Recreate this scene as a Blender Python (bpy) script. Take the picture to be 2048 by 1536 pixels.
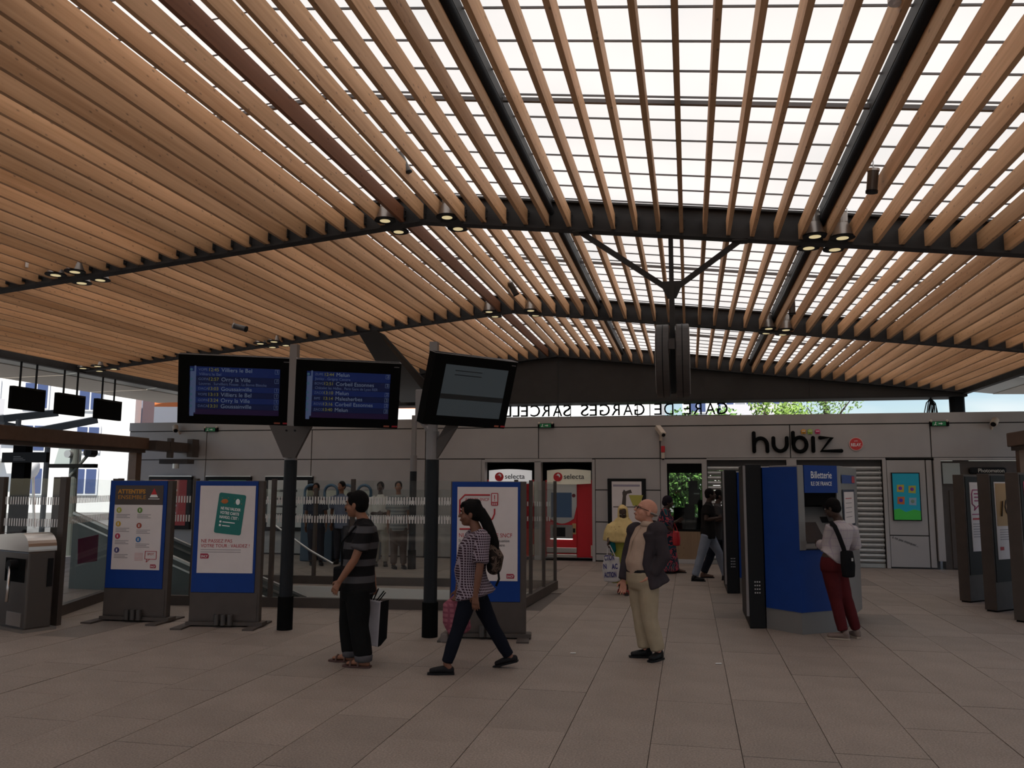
import bpy, bmesh, math, random
from mathutils import Vector, Matrix, noise
random.seed(7)
S = bpy.context.scene
for o in list(bpy.data.objects): bpy.data.objects.remove(o)
C = S.collection
PI = math.pi
# ------------------------------------------------------------------ camera
F = 1660.0; HC = 1.76
YAW, PITCH, ROLL = math.radians(12.0), math.radians(7.05), math.radians(0.25)
_f = Vector((-math.sin(YAW)*math.cos(PITCH), math.cos(YAW)*math.cos(PITCH), math.sin(PITCH)))
_r0 = Vector((math.cos(YAW), math.sin(YAW), 0)); _u0 = _r0.cross(_f)
_r = _r0*math.cos(ROLL) + _u0*math.sin(ROLL); _u = -_r0*math.sin(ROLL) + _u0*math.cos(ROLL)
cd = bpy.data.cameras.new('camera'); cam = bpy.data.objects.new('camera', cd); C.objects.link(cam)
cd.sensor_width = 36.0; cd.lens = 36.0*F/2048.0; cd.clip_end = 500; cd.clip_start = 0.05
cam.matrix_world = Matrix(((_r.x, _u.x, -_f.x, 0), (_r.y, _u.y, -_f.y, 0), (_r.z, _u.z, -_f.z, HC), (0, 0, 0, 1)))
S.camera = cam
# ------------------------------------------------------------------ sky, sun, exposure
w = bpy.data.worlds.new('sky'); S.world = w; w.use_nodes = True
nt = w.node_tree; nt.nodes.clear()
def N(nt, t, **k):
    n = nt.nodes.new(t)
    for a, b in k.items(): setattr(n, a, b)
    return n
out = N(nt, 'ShaderNodeOutputWorld'); bg = N(nt, 'ShaderNodeBackground')
sky = N(nt, 'ShaderNodeTexSky', sky_type='NISHITA'); sky.sun_disc = False
sky.sun_elevation = math.radians(52); sky.sun_rotation = math.radians(200); sky.ozone_density = 1.5; sky.air_density = 1.0; sky.dust_density = 0.6
tc = N(nt, 'ShaderNodeTexCoord'); mp = N(nt, 'ShaderNodeMapping'); mp.inputs['Scale'].default_value = (1.3, 1.3, 4.0)
nz = N(nt, 'ShaderNodeTexNoise'); nz.inputs['Scale'].default_value = 2.6; nz.inputs['Detail'].default_value = 5
cr = N(nt, 'ShaderNodeValToRGB'); cr.color_ramp.elements[0].position = 0.50; cr.color_ramp.elements[1].position = 0.78
skm = N(nt, 'ShaderNodeMix', data_type='RGBA', blend_type='MULTIPLY'); skm.inputs['Factor'].default_value = 1
skm.inputs['B'].default_value = (0.112, 0.112, 0.112, 1)
mx = N(nt, 'ShaderNodeMix', data_type='RGBA'); mx.inputs['B'].default_value = (1.0, 1.0, 1.0, 1)
nt.links.new(tc.outputs['Generated'], mp.inputs['Vector']); nt.links.new(mp.outputs[0], nz.inputs['Vector'])
nt.links.new(nz.outputs[0], cr.inputs[0]); nt.links.new(cr.outputs[0], mx.inputs['Factor'])
nt.links.new(sky.outputs[0], skm.inputs['A']); nt.links.new(skm.outputs['Result'], mx.inputs['A'])
nt.links.new(mx.outputs['Result'], bg.inputs['Color']); nt.links.new(bg.outputs[0], out.inputs[0])
bg.inputs['Strength'].default_value = 1.0
sd = bpy.data.lights.new('sun', 'SUN'); sun = bpy.data.objects.new('sun', sd); C.objects.link(sun)
sd.energy = 6.2; sd.angle = math.radians(0.6); sd.color = (1.0, 0.94, 0.86)
sun.rotation_euler = Vector((-0.08, 0.52, -0.85)).to_track_quat('-Z', 'Y').to_euler()
sun.location = (-10, -14, 30)
S.view_settings.view_transform = 'Standard'; S.view_settings.look = 'None'; S.view_settings.gamma = 1
S.view_settings.use_curve_mapping = False; S.view_settings.exposure = 0.12
S.cycles.use_denoising = True; S.cycles.max_bounces = 10; S.cycles.diffuse_bounces = 5; S.cycles.transparent_max_bounces = 24
S.cycles.sample_clamp_indirect = 6.0
# ------------------------------------------------------------------ helpers
def ray(x, y): return _r*((x-1024)/F) - _u*((y-768)/F) + _f
def at(x, y, Y):                      # world point seen at pixel (x, y) that stands at depth Y
    d = ray(x, y); return Vector((0, 0, HC)) + d*(Y/d.y)
def grd(x, y, z=0.0):
    d = ray(x, y); return Vector((0, 0, HC)) + d*((z-HC)/d.z)
MATS = {}
def mat(name, col=(.5, .5, .5), rough=.6, metal=0.0, spec=.4, var=0.0, vscale=6.0, bump=0.0, bscale=60.0, emit=None, estr=0.0, stretch=(1, 1, 1), rnd=0.0, speck=0.0):
    if name in MATS: return MATS[name]
    m = bpy.data.materials.new(name); m.use_nodes = True; t = m.node_tree; b = t.nodes['Principled BSDF']
    b.inputs['Base Color'].default_value = (*col, 1); b.inputs['Roughness'].default_value = rough
    b.inputs['Metallic'].default_value = metal; b.inputs['Specular IOR Level'].default_value = spec
    if emit: b.inputs['Emission Color'].default_value = (*emit, 1); b.inputs['Emission Strength'].default_value = estr
    src = None
    if var > 0 or bump > 0 or rnd > 0:
        c = N(t, 'ShaderNodeTexCoord'); q = N(t, 'ShaderNodeMapping'); q.inputs['Scale'].default_value = stretch
        t.links.new(c.outputs['Object'], q.inputs[0])
    if var > 0 or rnd > 0:
        n = N(t, 'ShaderNodeTexNoise'); n.inputs['Scale'].default_value = vscale; n.inputs['Detail'].default_value = 6
        t.links.new(q.outputs[0], n.inputs['Vector'])
        r = N(t, 'ShaderNodeMapRange'); r.inputs['From Min'].default_value = .3; r.inputs['From Max'].default_value = .7
        r.inputs['To Min'].default_value = 1-var; r.inputs['To Max'].default_value = 1+var
        t.links.new(n.outputs[0], r.inputs['Value']); val = r.outputs[0]
        if rnd > 0:
            oi = N(t, 'ShaderNodeObjectInfo'); r2 = N(t, 'ShaderNodeMapRange'); r2.inputs['To Min'].default_value = 1-rnd; r2.inputs['To Max'].default_value = 1+rnd
            t.links.new(oi.outputs['Random'], r2.inputs['Value'])
            mm = N(t, 'ShaderNodeMath', operation='MULTIPLY'); t.links.new(val, mm.inputs[0]); t.links.new(r2.outputs[0], mm.inputs[1]); val = mm.outputs[0]
        if speck > 0:
            n3 = N(t, 'ShaderNodeTexNoise'); n3.inputs['Scale'].default_value = 70; n3.inputs['Detail'].default_value = 2; t.links.new(q.outputs[0], n3.inputs['Vector'])
            r3 = N(t, 'ShaderNodeMapRange'); r3.inputs['From Min'].default_value = .35; r3.inputs['From Max'].default_value = .65; r3.inputs['To Min'].default_value = 1-speck; r3.inputs['To Max'].default_value = 1+speck; t.links.new(n3.outputs[0], r3.inputs['Value'])
            m3 = N(t, 'ShaderNodeMath', operation='MULTIPLY'); t.links.new(val, m3.inputs[0]); t.links.new(r3.outputs[0], m3.inputs[1]); val = m3.outputs[0]
        x = N(t, 'ShaderNodeMix', data_type='RGBA', blend_type='MULTIPLY'); x.inputs['Factor'].default_value = 1
        x.inputs['A'].default_value = (*col, 1); t.links.new(val, x.inputs['B']); t.links.new(x.outputs['Result'], b.inputs['Base Color'])
    if bump > 0:
        n2 = N(t, 'ShaderNodeTexNoise'); n2.inputs['Scale'].default_value = bscale; n2.inputs['Detail'].default_value = 4
        t.links.new(q.outputs[0], n2.inputs['Vector']); bp = N(t, 'ShaderNodeBump'); bp.inputs['Strength'].default_value = bump; bp.inputs['Distance'].default_value = .02
        t.links.new(n2.outputs[0], bp.inputs['Height']); t.links.new(bp.outputs[0], b.inputs['Normal'])
    MATS[name] = m; return m
def flat(name, col, rough=.55): return mat(name, col, rough)
class MB:                             # collects shapes; build() links them as ONE mesh object
    def __init__(s): s.v = []; s.f = []
    def add(s, vs, fs):
        k = len(s.v); s.v += [Vector(p) for p in vs]; s.f += [tuple(i+k for i in f) for f in fs]; return s
    def box(s, a, b):
        x0, y0, z0 = a; x1, y1, z1 = b
        return s.add([(x0,y0,z0),(x1,y0,z0),(x1,y1,z0),(x0,y1,z0),(x0,y0,z1),(x1,y0,z1),(x1,y1,z1),(x0,y1,z1)],
                     [(0,3,2,1),(4,5,6,7),(0,1,5,4),(1,2,6,5),(2,3,7,6),(3,0,4,7)])
    def cb(s, c, d): return s.box([c[i]-d[i]/2 for i in range(3)], [c[i]+d[i]/2 for i in range(3)])
    def bar(s, p, q, a, b=None, up=(0, 0, 1)):   # rectangular bar from p to q, section a (sideways) x b
        b = a if b is None else b; p = Vector(p); q = Vector(q); t = (q-p).normalized(); u = Vector(up)
        if abs(t.dot(u)) > .98: u = Vector((1, 0, 0))
        x = t.cross(u).normalized(); y = x.cross(t)
        vs = [o + x*(i*a/2) + y*(j*b/2) for o in (p, q) for i, j in ((-1,-1),(1,-1),(1,1),(-1,1))]
        return s.add(vs, [(0,1,2,3),(7,6,5,4),(0,4,5,1),(1,5,6,2),(2,6,7,3),(3,7,4,0)])
    def cyl(s, p, q, r, r2=None, n=16, cap=True):
        r2 = r if r2 is None else r2; p = Vector(p); q = Vector(q); t = (q-p).normalized()
        u = Vector((0,0,1)) if abs(t.z) < .9 else Vector((1,0,0)); x = t.cross(u).normalized(); y = t.cross(x)
        vs = [o + (x*math.cos(2*PI*i/n) + y*math.sin(2*PI*i/n))*rr for o, rr in ((p, r), (q, r2)) for i in range(n)]
        fs = [(i, (i+1) % n, n+(i+1) % n, n+i) for i in range(n)]
        if cap: fs += [tuple(range(n-1, -1, -1)), tuple(range(n, 2*n))]
        return s.add(vs, fs)
    def prism(s, poly, z0, z1):       # plan polygon, extruded upwards
        n = len(poly); vs = [(x, y, z0) for x, y in poly] + [(x, y, z1) for x, y in poly]
        return s.add(vs, [tuple(range(n-1, -1, -1)), tuple(range(n, 2*n))] + [(i, (i+1) % n, n+(i+1) % n, n+i) for i in range(n)])
    def ext(s, poly, o, u, v, w, d):  # polygon in plane (o,u,v) extruded along w by d
        n = len(poly); o, u, v, w = map(Vector, (o, u, v, w)); a = [o+u*x+v*y for x, y in poly]
        return s.add(a + [p+w*d for p in a], [tuple(range(n-1, -1, -1)), tuple(range(n, 2*n))] + [(i, (i+1) % n, n+(i+1) % n, n+i) for i in range(n)])
    def path(s, pts, r, n=8):
        pts = [Vector(p) for p in pts]; k = len(pts); vs = []; side = None
        for i, p in enumerate(pts):
            t = (pts[min(i+1, k-1)]-pts[max(i-1, 0)]).normalized()
            if side is None: side = t.orthogonal().normalized()
            side = (side - t*side.dot(t)).normalized(); u = t.cross(side); rr = r[i] if isinstance(r, (list, tuple)) else r
            vs += [p + (side*math.cos(2*PI*j/n) + u*math.sin(2*PI*j/n))*rr for j in range(n)]
        fs = [(i*n+j, i*n+(j+1) % n, (i+1)*n+(j+1) % n, (i+1)*n+j) for i in range(k-1) for j in range(n)]
        return s.add(vs, fs + [tuple(range(n-1, -1, -1)), tuple(range((k-1)*n, k*n))])
    def ell(s, c, r, n=14, m=9, M=None):
        c = Vector(c); vs = []; fs = []
        for i in range(m+1):
            th = PI*i/m
            for j in range(n):
                a = 2*PI*j/n; p = Vector((r[0]*math.sin(th)*math.cos(a), r[1]*math.sin(th)*math.sin(a), r[2]*math.cos(th)))
                vs.append(c + (M @ p if M else p))
        for i in range(m):
            for j in range(n): fs.append((i*n+j, (i+1)*n+j, (i+1)*n+(j+1) % n, i*n+(j+1) % n))
        return s.add(vs, fs)
    def loft(s, pts, rad, side=(1, 0, 0), n=14, cap=.9):      # body tube with elliptical rings
        pts = [Vector(p) for p in pts]; k = len(pts); side = Vector(side); vs = []
        T = [(pts[min(i+1, k-1)]-pts[max(i-1, 0)]).normalized() for i in range(k)]
        R = [(r, r) if not isinstance(r, (list, tuple)) else r for r in rad]
        rings = []
        for off, sc in ((1., .12), (.85, .5), (.5, .83)):
            rings.append((pts[0]-T[0]*min(R[0])*cap*off, T[0], R[0][0]*sc, R[0][1]*sc))
        for i in range(k): rings.append((pts[i], T[i], R[i][0], R[i][1]))
        for off, sc in ((.5, .83), (.85, .5), (1., .12)):
            rings.append((pts[-1]+T[-1]*min(R[-1])*cap*off, T[-1], R[-1][0]*sc, R[-1][1]*sc))
        for p, t, a, b in rings:
            sx = side - t*side.dot(t)
            if sx.length < 1e-3: sx = t.orthogonal()
            sx.normalize(); u = t.cross(sx)
            vs += [p + sx*(a*math.cos(2*PI*j/n)) + u*(b*math.sin(2*PI*j/n)) for j in range(n)]
        k = len(rings); fs = [(i*n+j, i*n+(j+1) % n, (i+1)*n+(j+1) % n, (i+1)*n+j) for i in range(k-1) for j in range(n)]
        return s.add(vs, fs + [tuple(range(n-1, -1, -1)), tuple(range((k-1)*n, k*n))])
    def mesh(s, name='m', off=None, smooth=False):
        m = bpy.data.meshes.new(name); off = off or Vector((0, 0, 0))
        m.from_pydata([tuple(p-off) for p in s.v], [], s.f); m.validate()
        if smooth: m.polygons.foreach_set('use_smooth', [True]*len(m.polygons))
        return m
    def build(s, name, material, parent=None, world=True, smooth=False, bevel=0.0, fix=False):
        off = Vector((0, 0, 0))
        if parent is not None and world:
            off = parent.get('_o'); off = Vector(off) if off else Vector((0, 0, 0))
        m = s.mesh(name, off, smooth)
        if fix:
            b = bmesh.new(); b.from_mesh(m); bmesh.ops.recalc_face_normals(b, faces=b.faces); b.to_mesh(m); b.free()
        m.materials.append(material); o = bpy.data.objects.new(name, m); C.objects.link(o)
        if parent is not None: o.parent = parent; o['_o'] = list(off)
        if bevel: 
            bv = o.modifiers.new('bevel', 'BEVEL'); bv.width = bevel; bv.segments = 2; bv.limit_method = 'ANGLE'
        return o
def tag(o, label=None, cat=None, group=None, kind=None):
    if label: o['label'] = label
    if cat: o['category'] = cat
    if group: o['group'] = group
    if kind: o['kind'] = kind
    return o
def thing(name, label=None, cat=None, loc=(0, 0, 0), rotz=0.0, group=None, kind=None):
    o = bpy.data.objects.new(name, None); C.objects.link(o); o.location = loc; o.rotation_euler = (0, 0, rotz); o['_o'] = list(loc)
    o.empty_display_size = .1
    return tag(o, label, cat, group, kind)
def copy_tree(o, parent=None):
    c = o.copy(); C.objects.link(c); c.parent = parent
    for ch in list(o.children): copy_tree(ch, c)
    return c
def text(s, size, material, parent, o, u=(1, 0, 0), v=(0, 0, 1), name='lettering', align='LEFT', depth=.002, bold=0.0, width=None, world=True, mirror=False):
    cu = bpy.data.curves.new('t', 'FONT'); cu.body = s; cu.size = size; cu.align_x = align; cu.extrude = depth; cu.offset = bold; cu.resolution_u = 3
    ob = bpy.data.objects.new('t', cu); me = bpy.data.meshes.new_from_object(ob); bpy.data.objects.remove(ob); bpy.data.curves.remove(cu)
    u = Vector(u).normalized(); v = Vector(v).normalized(); nn = u.cross(v); o = Vector(o)
    if parent is not None and world and parent.get('_o'): o = o - Vector(parent['_o'])
    sx = 1.0
    if width and len(me.vertices):
        xs = [q.co.x for q in me.vertices]; ww = max(xs)-min(xs)
        if ww > 0: sx = width/ww
    for q in me.vertices: c = q.co.copy(); q.co = o + u*c.x*sx + v*c.y + nn*c.z
    me.materials.append(material); ob = bpy.data.objects.new(name, me); C.objects.link(ob)
    if parent is not None: ob.parent = parent; ob['_o'] = parent.get('_o') or [0, 0, 0]
    return ob
# ------------------------------------------------------------------ materials
def wood_mat(name, c1, c2, rnd=.16, along=1):
    m = bpy.data.materials.new(name); m.use_nodes = True; t = m.node_tree; b = t.nodes['Principled BSDF']
    c = N(t, 'ShaderNodeTexCoord'); q = N(t, 'ShaderNodeMapping'); sc = [26, 26, 26]; sc[along] = .9; q.inputs['Scale'].default_value = sc
    oi = N(t, 'ShaderNodeObjectInfo'); sh = N(t, 'ShaderNodeVectorMath', operation='ADD')
    cm = N(t, 'ShaderNodeMath', operation='MULTIPLY'); cm.inputs[1].default_value = 40
    t.links.new(oi.outputs['Random'], cm.inputs[0]); t.links.new(c.outputs['Object'], sh.inputs[0]); t.links.new(cm.outputs[0], sh.inputs[1]); t.links.new(sh.outputs[0], q.inputs[0])
    n = N(t, 'ShaderNodeTexNoise'); n.inputs['Scale'].default_value = 1.0; n.inputs['Detail'].default_value = 5; t.links.new(q.outputs[0], n.inputs['Vector'])
    r = N(t, 'ShaderNodeValToRGB'); r.color_ramp.elements[0].position = .32; r.color_ramp.elements[0].color = (*c2, 1); r.color_ramp.elements[1].position = .68; r.color_ramp.elements[1].color = (*c1, 1)
    t.links.new(n.outputs[0], r.inputs[0])
    q2 = N(t, 'ShaderNodeMapping'); s2 = [15, 15, 15]; s2[along] = 6.5; q2.inputs['Scale'].default_value = s2; t.links.new(sh.outputs[0], q2.inputs[0])
    vo = N(t, 'ShaderNodeTexVoronoi'); vo.inputs['Scale'].default_value = 1.0; t.links.new(q2.outputs[0], vo.inputs['Vector'])
    kr = N(t, 'ShaderNodeMapRange'); kr.inputs['From Min'].default_value = .07; kr.inputs['From Max'].default_value = .17; kr.inputs['To Min'].default_value = .5; kr.inputs['To Max'].default_value = 1.0
    t.links.new(vo.outputs['Distance'], kr.inputs['Value'])
    rr = N(t, 'ShaderNodeMapRange'); rr.inputs['To Min'].default_value = 1-rnd; rr.inputs['To Max'].default_value = 1+rnd; t.links.new(oi.outputs['Random'], rr.inputs['Value'])
    mm = N(t, 'ShaderNodeMath', operation='MULTIPLY'); t.links.new(kr.outputs[0], mm.inputs[0]); t.links.new(rr.outputs[0], mm.inputs[1])
    x = N(t, 'ShaderNodeMix', data_type='RGBA', blend_type='MULTIPLY'); x.inputs['Factor'].default_value = 1
    t.links.new(r.outputs[0], x.inputs['A']); t.links.new(mm.outputs[0], x.inputs['B']); t.links.new(x.outputs['Result'], b.inputs['Base Color'])
    b.inputs['Roughness'].default_value = .62; b.inputs['Specular IOR Level'].default_value = .25
    MATS[name] = m; return m
WOOD = wood_mat('larch', (.67, .405, .225), (.53, .305, .155))
WOODDK = wood_mat('larch_dark_shade', (.27, .12, .065), (.22, .095, .05))  # brown joist board with its shadow side put into the colour
STEEL = mat('dark_steel', (.034, .032, .032), .6, spec=.2, var=.15)
FASC = mat('fascia_steel', (.030, .026, .024), .55, .1, var=.1)
PURL = mat('purlin_grey', (.12, .11, .11), .5)
GREY = mat('grey_cladding', (.36, .332, .322), .5, .0, .35, var=.05, vscale=1.5)
GREYD = mat('grey_joint', (.05, .045, .045), .8)
BROWN = mat('brown_paint', (.082, .067, .060), .55, spec=.2, var=.08)
BROWNB = mat('bronze_paint', (.16, .10, .07), .45, .3, var=.1)
BLACK = mat('black_plastic', (.010, .010, .011), .55, spec=.15)
BLACKM = mat('black_matte', (.006, .006, .006), .9, spec=.05)
ANTHR = mat('anthracite', (.016, .018, .021), .5, spec=.15)
POLE = mat('pole_grey', (.22, .20, .20), .45, .3)
BLUE = mat('signal_blue', (.004, .038, .22), .55, spec=.25, var=.05)
WHITE = mat('white_paint', (.75, .73, .72), .5)
PAPER = mat('paper', (.68, .61, .60), .6, var=.03)
RED = mat('red_paint', (.50, .012, .02), .4)
REDINK = mat('red_ink', (.42, .02, .03), .6)
INK = mat('black_ink', (.03, .03, .035), .6)
STAIN = mat('stainless', (.62, .58, .55), .28, 1.0, bump=.05, bscale=200, stretch=(1, 1, .02))
STAINB = mat('stainless_dull', (.30, .27, .25), .38, .8)
ALU = mat('brushed_aluminium', (.55, .54, .53), .35, .9)
CREAM = mat('cream_plastic', (.55, .46, .38), .5)
def glass_mat(name, tint, refl=.9):
    m = bpy.data.materials.new(name); m.use_nodes = True; t = m.node_tree; t.nodes.clear()
    o = N(t, 'ShaderNodeOutputMaterial'); tr = N(t, 'ShaderNodeBsdfTransparent'); tr.inputs[0].default_value = (*tint, 1)
    gl = N(t, 'ShaderNodeBsdfGlossy'); gl.inputs['Roughness'].default_value = .03; gl.inputs[0].default_value = (refl, refl, refl, 1)
    lw = N(t, 'ShaderNodeLayerWeight'); lw.inputs[0].default_value = .5; pw = N(t, 'ShaderNodeMath', operation='POWER'); pw.inputs[1].default_value = 5; t.links.new(lw.outputs['Facing'], pw.inputs[0])
    fr = N(t, 'ShaderNodeMath', operation='MULTIPLY_ADD'); fr.inputs[1].default_value = .5; fr.inputs[2].default_value = .035; t.links.new(pw.outputs[0], fr.inputs[0]); mx = N(t, 'ShaderNodeMixShader')
    t.links.new(fr.outputs[0], mx.inputs[0]); t.links.new(tr.outputs[0], mx.inputs[1]); t.links.new(gl.outputs[0], mx.inputs[2]); t.links.new(mx.outputs[0], o.inputs[0])
    MATS[name] = m; return m
GLASS = glass_mat('barrier_glass', (.93, .95, .945))
WINGLASS = glass_mat('window_glass', (.8, .86, .84))
def roof_mat():
    m = bpy.data.materials.new('polycarbonate'); m.use_nodes = True; t = m.node_tree; t.nodes.clear()
    o = N(t, 'ShaderNodeOutputMaterial'); tl = N(t, 'ShaderNodeBsdfTranslucent'); df = N(t, 'ShaderNodeBsdfDiffuse'); mx = N(t, 'ShaderNodeMixShader'); mx.inputs[0].default_value = .35
    c = N(t, 'ShaderNodeTexCoord'); n = N(t, 'ShaderNodeTexNoise'); n.inputs['Scale'].default_value = .35; n.inputs['Detail'].default_value = 3
    t.links.new(c.outputs['Object'], n.inputs['Vector'])
    r = N(t, 'ShaderNodeValToRGB'); r.color_ramp.elements[0].position = .35; r.color_ramp.elements[0].color = (.62, .62, .605, 1); r.color_ramp.elements[1].position = .65; r.color_ramp.elements[1].color = (.74, .72, .695, 1)
    t.links.new(n.outputs[0], r.inputs[0]); t.links.new(r.outputs[0], tl.inputs[0]); df.inputs[0].default_value = (.8, .8, .8, 1)
    t.links.new(tl.outputs[0], mx.inputs[1]); t.links.new(df.outputs[0], mx.inputs[2]); t.links.new(mx.outputs[0], o.inputs[0]); return m
ROOFM = roof_mat()
# ================================================================== STRUCTURE
# ---- ceiling: folded timber roof
XK, ZK = -3.27, 5.09; XL, XR = -12.74, 6.34
def zb(x): return ZK - (.098*(XK-x) if x < XK else .1164*(x-XK))     # underside of the steel beams
BY = [-1.4, 4.2, 9.8, 15.38, 21.0]
ceil = thing('ceiling', 'folded timber slat roof with translucent panels on steel beams', None, (0, 0, 0), kind='structure')
for i, y in enumerate(BY):
    for part, (z0, z1, hw) in (('steel_beam', (0, .028, .075)),):
        mb = MB()
        for xa, xb in ((XL, XK), (XK, XR)):
            for za, zc, h in ((0, .03, .08), (.03, .345, .009), (.345, .37, .08)):
                mb.add([(xa, y-h, zb(xa)+za), (xb, y-h, zb(xb)+za), (xb, y+h, zb(xb)+za), (xa, y+h, zb(xa)+za), (xa, y-h, zb(xa)+zc), (xb, y-h, zb(xb)+zc), (xb, y+h, zb(xb)+zc), (xa, y+h, zb(xa)+zc)],
                       [(0,3,2,1),(4,5,6,7),(0,1,5,4),(1,2,6,5),(2,3,7,6),(3,0,4,7)])
        mb.box((XK-.06, y-.075, ZK+.03), (XK+.06, y+.075, ZK+.345))
        mb.build('steel_beam', STEEL, ceil)
JS, JX0 = .2683, -.0266
xs = []; x = JX0
while x > XL+.12: x -= JS
x += JS
while x < XR-.06: xs.append(x); x += JS
JH, JT = .195, .044
for b in range(4):
    y0, y1 = BY[b]+.012, BY[b+1]-.012; L = y1-y0
    m = MB().box((-JT/2, -L/2, 0), (JT/2, L/2, JH)).mesh('joist'); m.materials.append(WOOD)
    md = m.copy(); md.materials.clear(); md.materials.append(WOODDK)
    for k, x in enumerate(xs):
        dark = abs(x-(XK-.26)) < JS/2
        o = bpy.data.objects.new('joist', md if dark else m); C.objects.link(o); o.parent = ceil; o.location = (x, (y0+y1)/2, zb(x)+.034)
for y in BY[1:]:                                                      # bolted brackets at the joist ends
    mb = MB()
    for x in xs:
        z = zb(x)+.034
        for sg in (-1, 1):
            for dx in ((JT/2+.004,) if x > XK else (JT/2+.004,)):
                mb.box((x+dx, y+sg*.012 if sg > 0 else y-.075, z+.05), (x+dx+.006, y+.075 if sg > 0 else y-.012, z+.19))
                for h in (.08, .16): mb.box((x+dx, y+sg*.05-.008, z+h-.008), (x+dx+.02, y+sg*.05+.008, z+h+.008))
    o = mb.build('bolted_brackets', STEEL, ceil); o['kind'] = 'stuff'
ZS = .43
bars = [-.03 + k*1.575 for k in range(-9, 6)]
bars = [XL] + [b for b in bars if XL+.3 < b < XR-.3] + [XR]
for b in bars[1:-1]:
    big = abs(b-XK) < .1 or True
    mb = MB().box((b-.025, -7.0, zb(b)+.31), (b+.025, 21.0, zb(b)+ZS-.004)); mb.build('glazing_bar', STEEL, ceil)
for b in (-1.605, 1.545):                                      # round conduit under two of the bars
    MB().cyl((b+.0, 4.2, zb(b)+.235), (b+.0, 20.9, zb(b)+.235), .05, n=12).build('conduit', ANTHR, ceil, smooth=True)
rows = []; yy = -7.0
while yy < 21.2: rows.append(yy); yy += .467
rows.append(21.3)
for yc in rows[1:-1]:
    for xa, xb in ((XL, XK), (XK, XR)):
        MB().bar((xa, yc, zb(xa)+ZS-.012), (xb, yc, zb(xb)+ZS-.012), .012, .016).build('purlin', PURL, ceil)
for yc in (1.4, 7.0, 12.6, 18.2):                                     # heavier tie in the middle of each bay
    for xa, xb in ((XL, XK), (XK, XR)):
        MB().bar((xa, yc, zb(xa)+.36), (xb, yc, zb(xb)+.36), .04, .035).build('tie_bar', PURL, ceil)
for xa, xb in zip(bars[:-1], bars[1:]):
    for y0, y1 in zip(rows[:-1:6], rows[6::6] + [rows[-1]]):
        if y1 <= y0: continue
        MB().add([(xa, y0, zb(xa)+ZS), (xb, y0, zb(xb)+ZS), (xb, y1, zb(xb)+ZS), (xa, y1, zb(xa)+ZS)], [(0, 3, 2, 1)]).build('roof_panel', ROOFM, ceil)
# eaves, soffit overhangs, back fascia
for nm, xe, sg in (('left', XL, -1), ('right', XR, 1)):
    MB().box((xe-.06, -7, zb(xe)-.02), (xe+.06, 21.2, zb(xe)+ZS+.05)).build('eave_beam', STEEL, ceil)
    zz = zb(xe)
    for k in range(10):
        y0 = -7+k*2.85; y1 = y0+2.82
        MB().add([(xe+sg*.06, y0, zz+.10), (xe+sg*.75, y0, zz+.02), (xe+sg*.75, y1, zz+.02), (xe+sg*.06, y1, zz+.10),
                  (xe+sg*.06, y0, zz+.13), (xe+sg*.75, y0, zz+.05), (xe+sg*.75, y1, zz+.05), (xe+sg*.06, y1, zz+.13)],
                 [(0,1,2,3),(7,6,5,4),(0,4,5,1),(1,5,6,2),(2,6,7,3),(3,7,4,0)]).build('soffit_panel', mat('soffit_grey', (.42, .45, .43), .35, .2), ceil, fix=True)
        MB().add([(xe+sg*.74, y0, zz+.01), (xe+sg*2.4, y0, zz-.02), (xe+sg*2.4, y1, zz-.02), (xe+sg*.74, y1, zz+.01),
                  (xe+sg*.74, y0, zz+.04), (xe+sg*2.4, y0, zz+.01), (xe+sg*2.4, y1, zz+.01), (xe+sg*.74, y1, zz+.04)],
                 [(0,1,2,3),(7,6,5,4),(0,4,5,1),(1,5,6,2),(2,6,7,3),(3,7,4,0)]).build('soffit_panel', mat('soffit_beige', (.55, .50, .42), .45), ceil, fix=True)
MB().box((XL-.3, 21.13, 3.95), (6.34, 21.15, zb(6.34)+.3)).build('fascia_backing', FASC, ceil)
fx = [XL-.3, -9.6, -6.5, XK, -.24, 2.9, 6.34]
for xa, xb in zip(fx[:-1], fx[1:]):
    za, zc = zb(xa)+.02, zb(xb)+.02
    MB().add([(xa+.003, 21.09, 3.95), (xb-.003, 21.09, 3.95), (xb, 21.13, 3.95), (xa, 21.13, 3.95), (xa+.003, 21.09, za), (xb-.003, 21.09, zc), (xb, 21.13, zc), (xa, 21.13, za)],
             [(0,3,2,1),(4,5,6,7),(0,1,5,4),(1,2,6,5),(2,3,7,6),(3,0,4,7)]).build('fascia_panel', FASC, ceil)
MB().box((XL-.3, 21.05, 3.90), (6.4, 21.75, 3.95)).build('fascia_trim', STEEL, ceil)
# tapered strut behind the screens
a = Vector((-6.25, 15.38, zb(-6.25))); b_ = Vector((-6.9, 20.9, 3.95))
MB().add([a+Vector((-.15, -.1, .02)), a+Vector((.25, -.1, .02)), a+Vector((.25, .35, .02)), a+Vector((-.15, .35, .02)),
          b_+Vector((-.5, -.2, 0)), b_+Vector((.35, -.2, 0)), b_+Vector((.35, .2, .3)), b_+Vector((-.5, .2, .3))],
         [(0,3,2,1),(4,5,6,7),(0,1,5,4),(1,2,6,5),(2,3,7,6),(3,0,4,7)]).build('raking_strut', FASC, ceil, fix=True)
MB().cyl((6.22, 21.25, 0), (6.22, 21.25, 3.95), .165, n=24).build('steel_column', ANTHR, ceil, smooth=True)
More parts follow.
